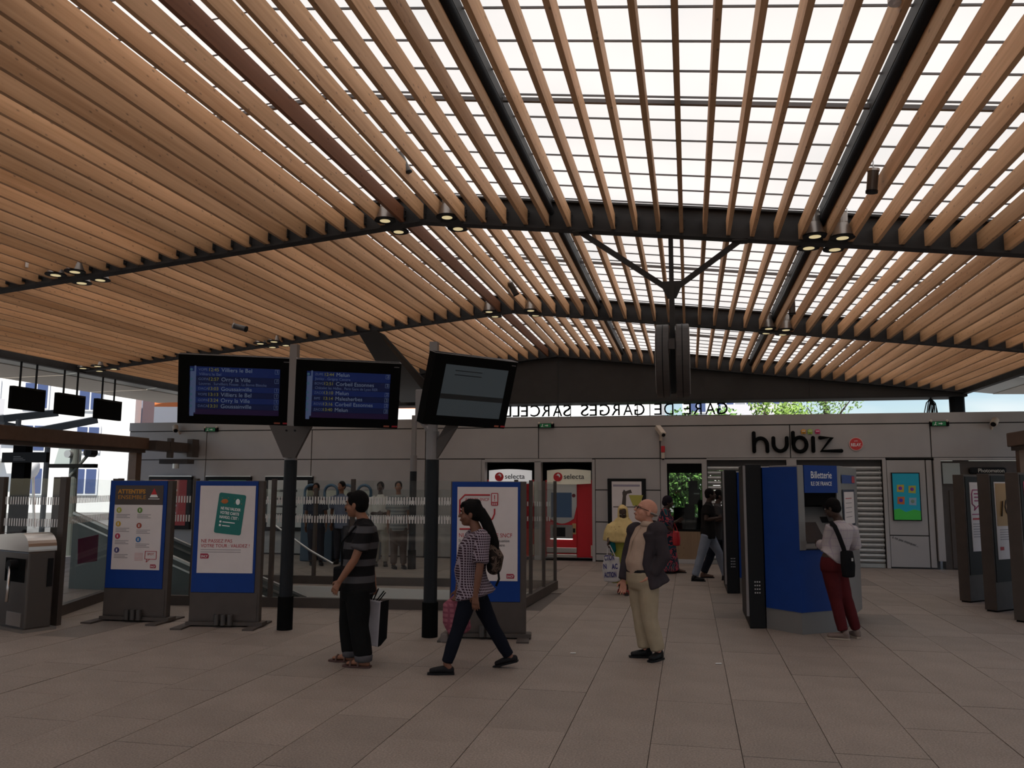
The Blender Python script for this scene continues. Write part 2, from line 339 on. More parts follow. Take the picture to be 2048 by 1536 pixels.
# ---- floor: stone slabs with a stair well
WX0, WX1, WY0, WY1 = -8.7, -2.45, 12.0, 14.0
FLOORB = mat('joint_mortar', (.12, .10, .09), .9)
SLAB = mat('granite_slab', (.245, .197, .167), .62, spec=.4, var=.10, vscale=2.2, bump=.12, bscale=90, rnd=.08, speck=.22)
SLABD = mat('granite_dark', (.178, .146, .126), .6, spec=.4, var=.1, vscale=2.2, bump=.12, bscale=90, speck=.2)
FX0, FX1, FY0, FY1 = -15.0, 9.0, -8.0, 22.5
fb = MB(); zt = -.012
for a, b in (((FX0, FY0), (FX1, WY0)), ((FX0, WY1), (FX1, FY1)), ((FX0, WY0), (WX0, WY1)), ((WX1, WY0), (FX1, WY1))):
    fb.box((a[0], a[1], -.25), (b[0], b[1], zt))
floor = fb.build('floor', FLOORB); tag(floor, 'stone slab concourse floor with a stair well', kind='structure')
slabs = []
cw = .605; cx = -.30 - cw*30
while cx < FX1:
    rs = random.Random(int(cx*1000)); y = 2.2 - rs.random()*.9
    while y < 20.05:
        L = rs.choice((.6, .9, .9, 1.2, 1.2, 1.5)); y1 = min(y+L, 20.08)
        x0, x1 = max(cx, FX0), min(cx+cw, FX1)
        inw = x1 > WX0 and x0 < WX1 and y1 > WY0 and y < WY1
        if x1-x0 > .1 and y1-y > .1:
            if not inw: slabs.append((x0, x1, y, y1))
            else:
                if y < WY0-.1: slabs.append((x0, x1, y, WY0))
                if y1 > WY1+.1: slabs.append((x0, x1, WY1, y1))
        y = y1
    cx += cw
def pixof(p):
    v = Vector(p)-Vector((0, 0, HC)); c = v.dot(_f)
    return (1024+F*v.dot(_r)/c, 768-F*v.dot(_u)/c) if c > .1 else (-9999, -9999)
def inview(s):
    q = pixof(((s[0]+s[1])/2, (s[2]+s[3])/2, 0)); return -120 < q[0] < 2170 and q[1] < 1640
slabs.sort(key=lambda s: ((s[0]+s[1])/2)**2 + ((s[2]+s[3])/2)**2)
near = [s for s in slabs if inview(s)][:300]; ns = set(near); far = MB()
cache = {}
for s in slabs:
    dz = random.uniform(-.0015, .0015); g = .003
    if s in ns:
        k = (round(s[1]-s[0], 3), round(s[3]-s[2], 3)); dk = random.random() < .035
        if (k, dk) not in cache:
            m = MB().box((-k[0]/2+g, -k[1]/2+g, -.03), (k[0]/2-g, k[1]/2-g, 0)).mesh('slab'); m.materials.append(SLABD if dk else SLAB); cache[(k, dk)] = m
        o = bpy.data.objects.new('slab', cache[(k, dk)]); C.objects.link(o); o.parent = floor; o.location = ((s[0]+s[1])/2, (s[2]+s[3])/2, dz)
    else: far.box((s[0]+g, s[2]+g, -.03), (s[1]-g, s[3]-g, dz))
fo = far.build('slab_field', SLAB, floor); fo['kind'] = 'stuff'
# stair well lining
WELL = mat('well_lining', (.75, .72, .69), .6)
well = thing('stairwell', 'pale lined stair well sunk below the concourse behind glass', 'stairwell', ((WX0+WX1)/2, (WY0+WY1)/2, -2.6), kind='structure')
del well['category']
MB().box((WX0, WY1-.02, -2.6), (WX1, WY1+.1, -.005)).build('lining', WELL, well)
MB().box((WX0, WY0-.1, -2.6), (WX1, WY0+.0, -.03)).build('lining', WELL, well)
MB().box((WX0-.1, WY0, -2.6), (WX0, WY1, -.03)).build('lining', WELL, well)
MB().box((WX1, WY0, -2.6), (WX1+.1, WY1, -.03)).build('lining', WELL, well)
MB().box((WX0, WY0, -2.6), (WX1, WY1, -2.55)).build('landing', SLABD, well)
# ground outside
GR = mat('asphalt', (.16, .155, .15), .9, var=.2, vscale=.6)
g = MB()
for a, b in (((-140, -90), (FX0, 170)), ((FX1, -90), (140, 170)), ((FX0, -90), (FX1, FY0)), ((FX0, FY1), (FX1, 170))): g.box((a[0], a[1], -.4), (b[0], b[1], -.06))
tag(g.build('ground', GR), 'pale asphalt ground around the station', kind='structure')
# ---- wall at the back
YW = 20.1
wall = thing('wall_back', 'grey panelled station wall with dark joints', None, (0, YW+.3, 0), kind='structure')
hold = MB()
def wb(x0, x1, z0, z1): hold.box((x0, YW+.03, z0), (x1, YW+.28, z1))
for x0, x1 in ((-15.0, -4.97), (-2.27, -.51), (.295, .43), (2.2, 2.42), (4.26, 5.36), (7.2, 9.2)): wb(x0, x1, 0, 2.42)
wb(-15.0, 9.2, 2.38, 3.42); wb(-.52, .30, 0, .10)
hold.build('wall_core', GREYD, wall)
def panel(x0, x1, z0, z1, d=.03, m=GREY): return MB().box((x0+.012, YW, z0+.012), (x1-.012, YW+d+.01, z1-.012)).build('wall_panel', m, wall, bevel=.003)
jx = [-15.0, -12.64, -9.6, -6.5, -3.6, -.66, 2.3, 5.3, 8.6]
for a, b in zip(jx[:-1], jx[1:]): panel(a, b, 2.44, 3.21)
for a, b in ((-15.0, -6.5), (-6.5, 2.3), (2.3, 8.6)): MB().box((a, YW-.01, 3.222), (b, YW+.35, 3.45)).build('coping', GREY, wall, bevel=.004)
for a, b in ((-15.0, -12.64), (-12.64, -9.6), (-9.6, -6.5), (-6.5, -5.03)): panel(a, b, 0.02, 2.44)
for z0, z1 in ((0.02, .18), (.18, .93), (.93, 1.69), (1.69, 2.44)): panel(-2.22, -.66, z0, z1)
for x0, x1, z0, z1 in ((-5.03, -4.95, 0, 2.42), (-3.70, -3.54, 0, 2.38), (-2.29, -2.22, 0, 2.42), (-4.95, -2.29, 2.36, 2.44), (-.66, -.51, 0, 2.42), (.295, .41, 0, 2.42), (-.51, .295, 2.32, 2.42), (.41, 4.33, 2.40, 2.44), (2.20, 2.42, 0, 2.40), (4.26, 4.34, 0, 2.40), (5.34, 8.6, 2.38, 2.44)):
    MB().box((x0, YW-.015, z0), (x1, YW+.25, z1)).build('frame_post', GREY, wall, bevel=.003)
panel(4.34, 5.16, .72, 2.40); panel(4.34, 5.16, 0.02, .72); panel(5.16, 5.30, .02, 2.40); MB().box((5.32, YW-.06, .18), (5.46, YW+.2, 2.38)).build('frame_post', GREY, wall)
# recess behind the vending machines
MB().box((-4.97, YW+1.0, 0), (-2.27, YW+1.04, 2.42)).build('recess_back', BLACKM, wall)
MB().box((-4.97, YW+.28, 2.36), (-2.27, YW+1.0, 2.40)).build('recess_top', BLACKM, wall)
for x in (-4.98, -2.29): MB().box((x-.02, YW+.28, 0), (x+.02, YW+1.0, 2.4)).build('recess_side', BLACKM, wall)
# roller shutters
SHUT = mat('galvanised_slat', (.38, .37, .36), .35, .75, var=.08)
for x0, x1 in ((.43, 2.19), (2.43, 4.25)):
    sm = MB(); n = 6
    prof = [(0, 0), (-.022, .02), (-.03, .05), (-.022, .085), (0, .105), (.012, .105), (.012, 0)]
    sm.ext(prof, (0, 0, 0), (0, 1, 0), (0, 0, 1), (1, 0, 0), x1-x0)
    me = sm.mesh('shutter_slat'); bmx = bmesh.new(); bmx.from_mesh(me); bmesh.ops.recalc_face_normals(bmx, faces=bmx.faces); bmx.to_mesh(me); bmx.free(); me.materials.append(SHUT)
    root = thing('roller_shutter', 'closed galvanised roller shutter ' + ('left of the kiosk, beside the window' if x0 < 1 else 'behind the ticket kiosk, beside the colourful screen'), 'shutter', (x0, YW+.1, 0))
    z = .09
    while z < 2.27:
        o = bpy.data.objects.new('slat', me); C.objects.link(o); o.parent = root; o.location = (0, 0, z); z += .115
    MB().box((x0, YW+.07, 0), (x1, YW+.12, .088)).build('bottom_bar', SHUT, root)
    MB().box((x0, YW+.09, 2.2), (x1, YW+.28, 2.4)).build('hood', GREYD, root)
# ---- shop window with a room behind it
win = thing('window_1', 'narrow shop window in the grey wall showing trees beyond', None, (-.1, YW, .7), kind='structure')
MB().box((-.51, YW+.02, 2.10), (.295, YW+.2, 2.32)).build('blind_box', BLACKM, win)
MB().box((-.51, YW+.06, .78), (.295, YW+.072, 2.10)).build('pane', WINGLASS, win)
MB().box((-.51, YW+.03, .74), (.295, YW+.2, .79)).build('window_frame', BLACKM, win)
MB().box((-.51, YW+.03, .79), (-.47, YW+.2, 2.1)).build('window_frame', BLACKM, win)
MB().box((-.50, YW+.0, .10), (.285, YW+.06, .735)).build('counter_panel', wood_mat('plywood', (.24, .155, .095), (.20, .13, .08), 0, 2), win)
MB().box((-.51, YW-.01, 0), (.295, YW+.1, .10)).build('plinth', GREY, win)
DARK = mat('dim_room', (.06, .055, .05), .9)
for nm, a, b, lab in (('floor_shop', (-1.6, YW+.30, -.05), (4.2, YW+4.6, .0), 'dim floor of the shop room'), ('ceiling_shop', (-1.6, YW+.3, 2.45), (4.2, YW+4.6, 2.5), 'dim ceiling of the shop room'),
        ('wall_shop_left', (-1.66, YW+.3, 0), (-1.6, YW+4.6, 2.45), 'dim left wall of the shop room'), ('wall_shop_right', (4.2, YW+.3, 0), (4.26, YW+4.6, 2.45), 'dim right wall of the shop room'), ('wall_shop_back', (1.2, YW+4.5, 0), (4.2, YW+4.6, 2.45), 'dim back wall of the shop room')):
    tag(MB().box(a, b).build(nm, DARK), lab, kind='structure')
def shopthing(name, label, cat, bx, m):
    r = thing(name, label, cat, (bx[0][0][0], bx[0][0][1], 0))
    for i, (a, b) in enumerate(bx): MB().box(a, b).build(('body', 'top', 'display', 'foot')[min(i, 3)], m if i != 1 else BLACK, r, bevel=.01)
shopthing('display_rack', 'dark display rack standing inside the shop window', 'rack', [((-.12, YW+.9, 0), (.12, YW+1.2, 1.35)), ((-.02, YW+.85, 1.35), (.2, YW+1.1, 1.92))], BLACKM)
shopthing('shop_counter', 'dark shop counter with till behind the window', 'counter', [((-1.1, YW+1.6, 0), (1.1, YW+2.2, 1.0)), ((.2, YW+1.5, 1.0), (.55, YW+1.8, 1.45)), ((-.4, YW+1.6, 1.0), (-.1, YW+1.9, 1.25))], BLACKM)
pc = thing('notice_board', 'small black notice hung inside the shop window', 'notice', (.2, YW+.12, 1.5))
MB().box((.08, YW+.1, 1.42), (.25, YW+.13, 1.72)).build('board', BLACK, pc); MB().box((.1, YW+.098, 1.60), (.23, YW+.1, 1.63)).build('print', mat('dim_print', (.3, .3, .3)), pc)
# ---- wall fittings
def wtext(*a, **k): return text(*a, **k)
G_EX = mat('exit_green', (.02, .22, .08), .5); WHT = mat('white_ink', (.8, .8, .8), .6)
for px, py, lab in ((423, 859, 'green running-man exit sign high on the wall left of the screens'), (1092, 851, 'green exit sign above the vending machines'), (1878, 847, 'green exit sign above the photo booth')):
    p = at(px, py, YW-.03); r = thing('exit_sign', lab, 'exit sign', (p.x, YW, p.z), group='exit signs along the back wall')
    MB().box((p.x-.20, YW-.07, p.z-.06), (p.x+.20, YW-.0, p.z+.05)).build('housing', BLACKM, r, bevel=.01)
    MB().box((p.x-.15, YW-.075, p.z-.05), (p.x+.13, YW-.065, p.z+.04)).build('sign_face', G_EX, r)
    a = MB(); a.ell((p.x-.08, YW-.078, p.z+.022), (.012, .003, .012), 8, 6)
    a.path([(p.x-.08, YW-.077, p.z+.01), (p.x-.09, YW-.077, p.z-.015), (p.x-.11, YW-.077, p.z-.04)], .007, 6); a.path([(p.x-.09, YW-.077, p.z-.015), (p.x-.065, YW-.077, p.z-.04)], .006, 6)
    a.ext([(0, -.01), (.05, -.01), (.05, -.028), (.085, 0), (.05, .028), (.05, .01), (0, .01)], (p.x-.02, YW-.078, p.z-.005), (1, 0, 0), (0, 0, 1), (0, 1, 0), .004)
    a.build('pictogram', WHT, r)
    for sx in (-.17, .16): MB().ell((p.x+sx, YW-.06, p.z+.055), (.03, .03, .03), 10, 7).build('lamp_head', CREAM, r, smooth=True)
def cctv(px, py, lab, d, big=False):
    p = at(px, py, YW-.2); r = thing('security_camera', lab, 'camera', (p.x, YW, p.z), group='security cameras on the back wall')
    d = Vector(d).normalized(); L, R = (.40, .065) if big else (.2, .075)
    if big: MB().bar(p-d*L*.5, p+d*L*.5, .13, .12).build('housing', CREAM, r, bevel=.02)
    else: MB().cyl(p-d*L*.5, p+d*L*.5, R, n=18).build('housing', CREAM, r, smooth=False, bevel=.015)
    MB().cyl(p+d*(L*.5-.005), p+d*(L*.5+.012), .045 if big else .055, n=16).build('lens', BLACK, r)
    MB().cyl((p.x, YW-.09, p.z-.04), (p.x, YW-.0, p.z-.14), .025, n=10).build('bracket', CREAM, r)
    if big: MB().cyl((p.x, YW-.02, p.z-.22), (p.x, YW-.02, p.z-.08), .035, n=10).build('arm', CREAM, r)
cctv(351, 857, 'cream dome-ended security camera near the left end of the wall', (.5, -.6, -.6))
cctv(1321, 862, 'long cream security camera above the red alarm', (.35, -.75, -.5), True)
cctv(1989, 844, 'cream security camera at the right end of the wall', (-.5, -.7, -.55))
p = at(1326, 903, YW-.04); r = thing('fire_alarm', 'red and cream fire alarm sounder fixed beside the shop window', 'alarm', (p.x, YW, p.z))
MB().box((p.x-.045, YW-.09, p.z-.02), (p.x+.045, YW, p.z+.13)).build('beacon', RED, r, bevel=.01)
MB().box((p.x-.04, YW-.08, p.z-.17), (p.x+.04, YW, p.z-.025)).build('sounder', CREAM, r, bevel=.015); MB().cyl((p.x, YW-.05, p.z-.2), (p.x, YW-.05, p.z-.165), .022, n=10).build('horn', BLACK, r)
# shop name hubiz: round tube letters
hub = thing('shop_sign', 'black raised letters reading hubiz on the grey wall', 'sign', (2.4, YW, 2.55))
def arc(cx, cz, r, a0, a1, n=12): return [(cx+r*math.cos(math.radians(a0+(a1-a0)*i/n)), cz+r*math.sin(math.radians(a0+(a1-a0)*i/n))) for i in range(n+1)]
def tubeletter(strokes):
    mb = MB()
    for st in strokes:
        P_ = [(x0+(x-x0)*.87, YW-.06, z) for x, z in st]; mb.path(P_, .045, 10)
        for e in (P_[0], P_[-1]): mb.ell(e, (.045, .045, .045), 10, 8)
    return mb
x0 = 1.49; zb0, zm, zt_ = 2.60, 2.90, 3.00
letters = [
    [[(x0, zt_+.02), (x0, zb0)], arc(x0+.17, zm-.17, .17, 180, 0) + [(x0+.34, zb0)]],
    [[(x0+.50, zm), (x0+.50, zb0+.17)] + arc(x0+.67, zb0+.17, .17, 180, 360) + [(x0+.84, zm)]],
    [[(x0+1.0, zt_+.02), (x0+1.0, zb0+.15)], arc(x0+1.17, zb0+.15, .165, 0, 360, 20)],
    [[(x0+1.50, zm), (x0+1.50, zb0)]],
    [[(x0+1.68, zm), (x0+1.97, zm), (x0+1.70, zb0), (x0+2.19, zb0)]]]
for st in letters: tubeletter(st).build('letter', BLACKM, hub, smooth=True)
for i, (px, c) in enumerate(((1607, (.55, .25, .03)), (1620, (.30, .45, .06)), (1635, (.50, .05, .14)))):
    p = at(px, 863, YW-.02); m = MB().ell((p.x, YW-.02, p.z), (.06, .02, .055), 12, 8); m.box((p.x-.05, YW-.03, p.z-.06), (p.x-.02, YW-.01, p.z-.02)); m.box((p.x+.02, YW-.03, p.z-.06), (p.x+.05, YW-.01, p.z-.02))
    d = m.build('logo_dot', mat('logo%d' % i, c, .5), hub, smooth=False)
    MB().box((p.x-.035, YW-.043, p.z-.0), (p.x+.035, YW-.036, p.z+.012)).build('print', WHT, d)
p = at(1712, 888, YW-.02); r = thing('round_sign', 'round red sign with white RELAY lettering on the wall', 'sign', (p.x, YW, p.z))
MB().cyl((p.x, YW-.03, p.z), (p.x, YW, p.z), .15, n=32).build('rim', mat('pale_red', (.65, .45, .42)), r); MB().cyl((p.x, YW-.035, p.z), (p.x, YW-.02, p.z), .137, n=32).build('disc', mat('relay_red', (.55, .04, .04), .5), r)
text('RELAY.', .095, WHT, r, (p.x, YW-.037, p.z-.05), align='CENTER', bold=.002, width=.22); text('point', .035, WHT, r, (p.x, YW-.037, p.z+.06), align='CENTER')
# colourful screen, slogan, photo booth
a, b = at(1784, 947, YW-.03), at(1842, 1040, YW-.03)
r = thing('poster_screen', 'blue and green advertising screen on the wall beside the shutter', 'screen', (a.x, YW, b.z))
MB().box((a.x-.02, YW-.04, b.z-.02), (b.x+.02, YW, a.z+.02)).build('bezel', BLACK, r)
W_, H_ = b.x-a.x, a.z-b.z
MB().box((a.x, YW-.043, b.z), (b.x, YW-.038, a.z)).build('picture', mat('scr_sky', (.0, .22, .30), .4, emit=(.0, .22, .32), estr=.12), r)
MB().ext([(0, 0), (W_, 0), (W_, .2), (W_*.75, .23), (W_*.45, .17), (W_*.2, .25), (0, .22)], (a.x, YW-.048, b.z), (1, 0, 0), (0, 0, 1), (0, 1, 0), .004).build('picture_hill', mat('scr_green', (.03, .30, .04), .4, emit=(.03, .3, .03), estr=.12), r)
for i, (fx_, fz, c) in enumerate(((.28, .68, (.50, .36, .04)), (.72, .66, (.42, .40, .05)), (.28, .42, (.50, .12, .03)), (.72, .40, (.25, .35, .45)))):
    MB().ext([(-.075, -.08), (.07, -.09), (.08, .08), (-.07, .075)], (a.x+W_*fx_, YW-.049, b.z+H_*fz), (1, 0, 0), (0, 0, 1), (0, 1, 0), .004).build('picture_tile', mat('scr%d' % i, c, .4), r)
    MB().ell((a.x+W_*fx_, YW-.05, b.z+H_*fz), (.04, .004, .04), 8, 6).build('picture_print', mat('scrb%d' % i, (c[1]*.5, c[2]*.6, c[0]*.8), .4), r)
p = at(1784, 1076, YW); sl = thing('wall_slogan', 'dark slanting handwritten slogan on the wall below the screen', 'lettering', (p.x, YW, p.z))
text('à ne pas manquer...', .085, INK, sl, (p.x, YW-.004, p.z), u=(1, 0, -.36), v=(.36, 0, 1), width=.56)
pb = thing('photo_booth', 'brown photo booth with black name plate behind the poster totems', 'photo booth', (6.2, YW+.2, 0))
MB().box((5.48, YW+.05, 0), (8.5, YW+.3, 2.37)).build('body', BROWN, pb)
MB().box((5.62, YW+.02, .02), (6.35, YW+.07, 1.72)).build('door', BROWN, pb, bevel=.01)
MB().box((5.50, YW-.02, 1.86), (5.86, YW+.08, 2.32)).build('light_box', mat('greyglass', (.28, .30, .29), .3), pb, bevel=.01)
MB().box((5.76, YW+.0, .95), (6.25, YW+.03, 1.62)).build('mirror', mat('dark_mirror', (.06, .07, .08), .12, .5), pb); MB().box((5.76, YW-.005, 1.56), (6.25, YW+.02, 1.66)).build('mirror_header', BLACK, pb)
MB().box((5.80, YW+.0, .46), (6.25, YW+.03, .93)).build('notice', PAPER, pb); MB().box((5.84, YW-.002, .84), (5.92, YW+.01, .90)).build('notice_mark', INK, pb)
for k in range(3): MB().box((5.98, YW-.002, .58+k*.08), (6.04, YW+.01, .62+k*.08)).build('notice_mark', INK, pb)
a, b = at(1937, 935, YW), at(2013, 948, YW); pl = MB().box((a.x, YW-.05, b.z), (b.x, YW+.05, a.z)).build('name_plate', BLACK, pb, bevel=.04)
text('Photomaton', .12, mat('plate_ink', (.5, .47, .42)), pl, (a.x+.17, YW-.053, b.z+.035), bold=.001, width=.52)
# framed picture on the wall
a, b = at(1215, 957, YW-.05), at(1293, 1060, YW-.05)
fr = thing('framed_poster', 'black framed poster of a figure and yellow basket on the wall', 'poster', (a.x, YW, b.z-.25)); zb1 = b.z-.25
MB().box((a.x, YW-.06, zb1), (b.x, YW, a.z)).build('frame', BLACK, fr, bevel=.01)
MB().box((a.x+.1, YW-.064, zb1+.1), (b.x-.1, YW-.055, a.z-.07)).build('print', PAPER, fr)
MB().box((a.x+.13, YW-.067, a.z-.19), (b.x-.14, YW-.06, a.z-.14)).build('print_band', mat('mauve', (.30, .26, .33)), fr)
MB().box((a.x+.13, YW-.067, a.z-.68), (b.x-.14, YW-.06, a.z-.66)).build('print_band', BROWN, fr)
MB().ext([(0, 0), (.03, .25), (.02, .33), (.06, .40), (.1, .36), (.22, .40), (.25, .32), (.14, .30), (.11, .25), (.1, 0)], (a.x+.33, YW-.068, a.z-.66), (1, 0, 0), (0, 0, 1), (0, 1, 0), .005).build('print_figure', BROWN, fr)
MB().ext([(.05, 0), (.2, 0), (.29, .25), (-.05, .25)], (a.x+.55, YW-.069, a.z-.64), (1, 0, 0), (0, 0, 1), (0, 1, 0), .005).build('print_basket', mat('basket_yellow', (.42, .38, .08)), fr)
# three framed notices behind the glass barrier
for (xa, xb, c, lab) in ((300, 385, (.40, .03, .03), 'red framed notice at the left end of the wall'), (413, 503, (.04, .22, .12), 'green framed notice on the wall behind the glass'), (532, 626, (.55, .54, .52), 'white framed notice on the wall behind the glass')):
    a, b = at(xa, 954, YW-.05), at(xb, 954, YW-.05); r = thing('framed_notice', lab, 'notice', (a.x, YW, .6), group='framed notices behind the barrier')
    MB().box((a.x, YW-.1, .6), (b.x, YW, 2.0)).build('frame', BLACK, r, bevel=.01); MB().box((a.x, YW-.1, 1.98), (b.x, YW, 2.01)).build('top_edge', ALU, r)
    MB().box((a.x+.1, YW-.104, .7), (b.x-.12, YW-.09, 1.9)).build('sheet', mat('notice_%d' % xa, c, .5), r)
    for k in range(4): MB().box((a.x+.2, YW-.107, 1.0+k*.2), (b.x-.4, YW-.1, 1.05+k*.2)).build('print', PAPER if c[0] < .5 else INK, r)
# ---- vending machines
def vending(px0, px1, lab, signcol, lit):
    a, b = at(px0, 1000, YW+.25), at(px1, 1000, YW+.25); x0, x1 = a.x, b.x; W = x1-x0; y = YW+.25
    v = thing('vending_machine', lab, 'vending machine', (x0+W/2, y, 0), group='vending machines')
    MB().box((x0, y, .06), (x1, y+.7, 1.93)).build('body', RED, v, bevel=.015)
    fxx = x1-.34*W
    MB().box((x0+.05, y-.03, .12), (fxx, y+.02, 1.86)).build('door', RED, v, bevel=.01)
    n = 14; mb = MB(); pts = [(x0+.05+(fxx-x0-.05)*i/n, -.05*math.sin(PI*i/n)) for i in range(n+1)]
    top = MB(); xl = x0+.06
    poly = [(0, 1.86), (0, 1.05)] + [((fxx-xl)*i/10, 1.05-.28*math.sin(PI/2*(1-i/10.))*0 - .18*math.sin(PI*i/10)) for i in range(1, 10)] + [(fxx-xl, 1.3), (fxx-xl, 1.86)]
    top.ext(poly, (xl, y-.045, 0), (1, 0, 0), (0, 0, 1), (0, 1, 0), .02).build('steel_front', STAIN, v)
    MB().box((x0+.16, y-.052, 1.02), (fxx-.12, y-.03, 1.62)).build('display', mat('bluegrey_panel', (.05, .10, .19), .35), v)
    MB().cyl((fxx-.07, y-.06, 1.55), (fxx-.07, y-.03, 1.55), .045, n=16).build('badge', mat('maroon', (.12, .02, .03)), v)
    hatch = MB().box((x0+.14, y-.05, .50), (fxx-.10, y-.02, .84)).build('hatch', mat('hatch_grey', (.22, .21, .2), .4, .5), v); MB().box((x0+.2, y-.054, .56), (fxx-.28, y-.04, .78)).build('hatch_opening', BLACK, hatch)
    MB().box((x0+.14, y-.056, .49), (fxx-.10, y-.03, .515)).build('hatch_light', mat('hatch_lamp', (.9, .9, .9), emit=(1, .95, .9), estr=.8), hatch)
    MB().box((fxx-.11, y-.045, .62), (fxx-.02, y-.02, .88)).build('coin_panel', mat('ochre', (.42, .27, .12)), v); MB().box((fxx-.095, y-.05, .66), (fxx-.035, y-.03, .76)).build('card_reader', BLACK, v)
    for z0, z1 in ((.06, .14), (.17, .30)): MB().box((x0+.05, y-.06, z0), (fxx, y+.0, z1)).build('kick_plate', STAIN, v, bevel=.01)
    # curved illuminated header
    hd = MB(); hx0, hx1 = x0+.06, x1-.06; n = 12; vs = []; fs = []
    for i in range(n+1):
        t = i/n; yy_ = y-.06-.10*math.sin(PI*t); xx = hx0+(hx1-hx0)*t; vs += [(xx, yy_, 1.84-.02*math.sin(PI*t)), (xx, yy_, 2.16+.03*math.sin(PI*t)), (xx, y+.05, 2.16), (xx, y+.05, 1.84)]
    for i in range(n):
        k = 4*i; fs += [(k, k+4, k+5, k+1), (k+1, k+5, k+6, k+2), (k+3, k+2, k+6, k+7), (k, k+3, k+7, k+4)]
    fs += [(0, 1, 2, 3), (4*n, 4*n+3, 4*n+2, 4*n+1)]
    h = hd.add(vs, fs).build('header', mat('header_%d' % px0, signcol, .5, emit=signcol, estr=lit), v, fix=True)
    lx = x0+.06+W*.24; mb = MB().cyl((lx, y-.165, 2.0), (lx, y-.13, 2.0), .11, n=26); mb.build('logo_ball', RED, h)
    MB().ext([(.0, .085), (.045, .06), (.06, .015), (.02, -.03), (.035, -.005), (.015, .03), (-.035, .04), (-.07, .03), (-.02, .055)], (lx, y-.172, 2.0), (1, 0, 0), (0, 0, 1), (0, 1, 0), .006).build('logo_swirl', WHT, h)
    text('selecta', .17, INK, h, (lx+.14, y-.172, 1.955), bold=.0015, width=.5)
    MB().box((x1-.07, y-.02, .1), (x1-.0, y-.0, .36)).build('corner_guard', CREAM, v)
vending(974, 1068, 'red vending machine with a bright white selecta header', (.75, .74, .74), .35)
vending(1090, 1187, 'red vending machine with a cream selecta header and steel front', (.58, .53, .42), .12)
# ---- brown shutter-track beams on both sides, with end posts
for nm, x, y0, y1, lab in (('a', -13.3, -4, 18.3, 'long brown box beam on the left above the ticket gates'), ('b', 6.75, -4, 19.2, 'brown box beam at the right edge of the hall')):
    r = thing('box_beam', lab, 'beam', (x, y0, 0))
    MB().box((x-.22, y0, 2.63), (x+.22, y1, 2.92)).build('casing', BROWNB, r, bevel=.02); MB().box((x-.16, y0, 2.55), (x+.16, y1-.05, 2.64)).build('track', BROWN, r)
    MB().box((x-.10, y1-.3, 0), (x+.10, y1-.1, 2.6)).build('post', BROWNB, r); MB().box((x-.1, -3.9, 0), (x+.1, -3.7, 2.6)).build('post', BROWNB, r)
    if x < 0:
        MB().box((x-.1, y1, 2.62), (x+.4, YW-.0, 2.86)).build('shutter_drum', BROWN, r)
        MB().box((x+.3, 18.9, 2.45), (x+.42, 19.02, 2.95)).build('bracket', BROWN, r); MB().box((x+.35, 19.7, 2.5), (x+.5, 20.0, 2.97)).build('bracket', BROWN, r)
        MB().box((x+.1, 18.9, 2.30), (x+.9, 19.2, 2.42)).build('motor', GREYD, r); MB().cyl((x+.55, 18.95, 2.18), (x+.55, 18.95, 2.30), .08, n=14).build('lamp', ALU, r)
# ---- reversed station sign seen from behind
sg = thing('station_sign', 'dark open letters of the station name seen reversed above the wall', 'sign', (-1.8, 21.7, 3.55))
_x = 1.02
for ch in 'GARE DE GARGES SARCELLES':
    wch = {' ': .20, 'G': .31, 'A': .29, 'R': .25, 'E': .22, 'D': .28, 'S': .24, 'C': .30, 'L': .21}[ch]
    if ch != ' ': text(ch, .44, BLACKM, sg, (_x, 21.7, 3.615), u=(-1, 0, 0), v=(0, 0, 1), depth=.02, width=wch*.86, name='letter')
    _x -= wch*1.06
MB().box((-6.4, 21.66, 3.56), (1.05, 21.72, 3.60)).build('rail', ANTHR, sg)
for px in (1118, 1142, 1275, 1300, 1437): p = at(px, 815, 21.8); MB().cyl((p.x, 21.72, 3.58), (p.x, 21.72, 3.97), .012, n=8).build('hanger', ANTHR, sg)
# ================================================================== FREE-STANDING THINGS
# ---- posts with departure screens
def pole(x, y, h, lab, r=.08, far=False):
    t = thing('display_post', lab, 'post', (x, y, 0), group='round posts of the departure screens')
    MB().cyl((x, y, 0), (x, y, .40), r*1.18, n=28).build('base_sleeve', BLACKM, t, smooth=False)
    MB().cyl((x, y, .40), (x, y, 2.08), r, n=28).build('dark_shaft', ANTHR, t)
    MB().cyl((x, y, 2.08), (x, y, 2.42), r*.98, n=28).build('collar', POLE, t)
    MB().box((x-r*.62, y-r*.5, 2.42), (x+r*.62, y+r*.5, h)).build('upper_post', POLE, t)
    return t
pole(-4.92, 9.72, 3.56, 'round dark post carrying two blue departure screens')
pole(-3.03, 9.65, 3.52, 'round dark post carrying the blank grey screen')
pole(-5.86, 17.3, 3.3, 'slim distant post behind the glass barrier', r=.075)
mb = at(858, 830, 9.85); r = thing('junction_box', 'pale grey junction box fixed behind the blank screen', 'box', (mb.x, 9.85, 2.5))
MB().box((mb.x-.15, 9.75, 2.55), (mb.x+.02, 9.9, 2.95)).build('casing', POLE, r, bevel=.01); MB().bar((mb.x-.08, 9.82, 2.56), (-3.03, 9.7, 2.35), .06, .04).build('arm', POLE, r)
def rotz(v, a): return Vector((v[0]*math.cos(a)-v[1]*math.sin(a), v[0]*math.sin(a)+v[1]*math.cos(a), v[2]))
SCRB = mat('screen_blue', (.004, .010, .06), .35, emit=(.008, .028, .16), estr=.16); SCRD = mat('screen_navy', (.004, .008, .03), .35, emit=(.006, .014, .08), estr=.16); SCRP = mat('screen_purple', (.012, .006, .028), .35, emit=(.022, .008, .06), estr=.14)
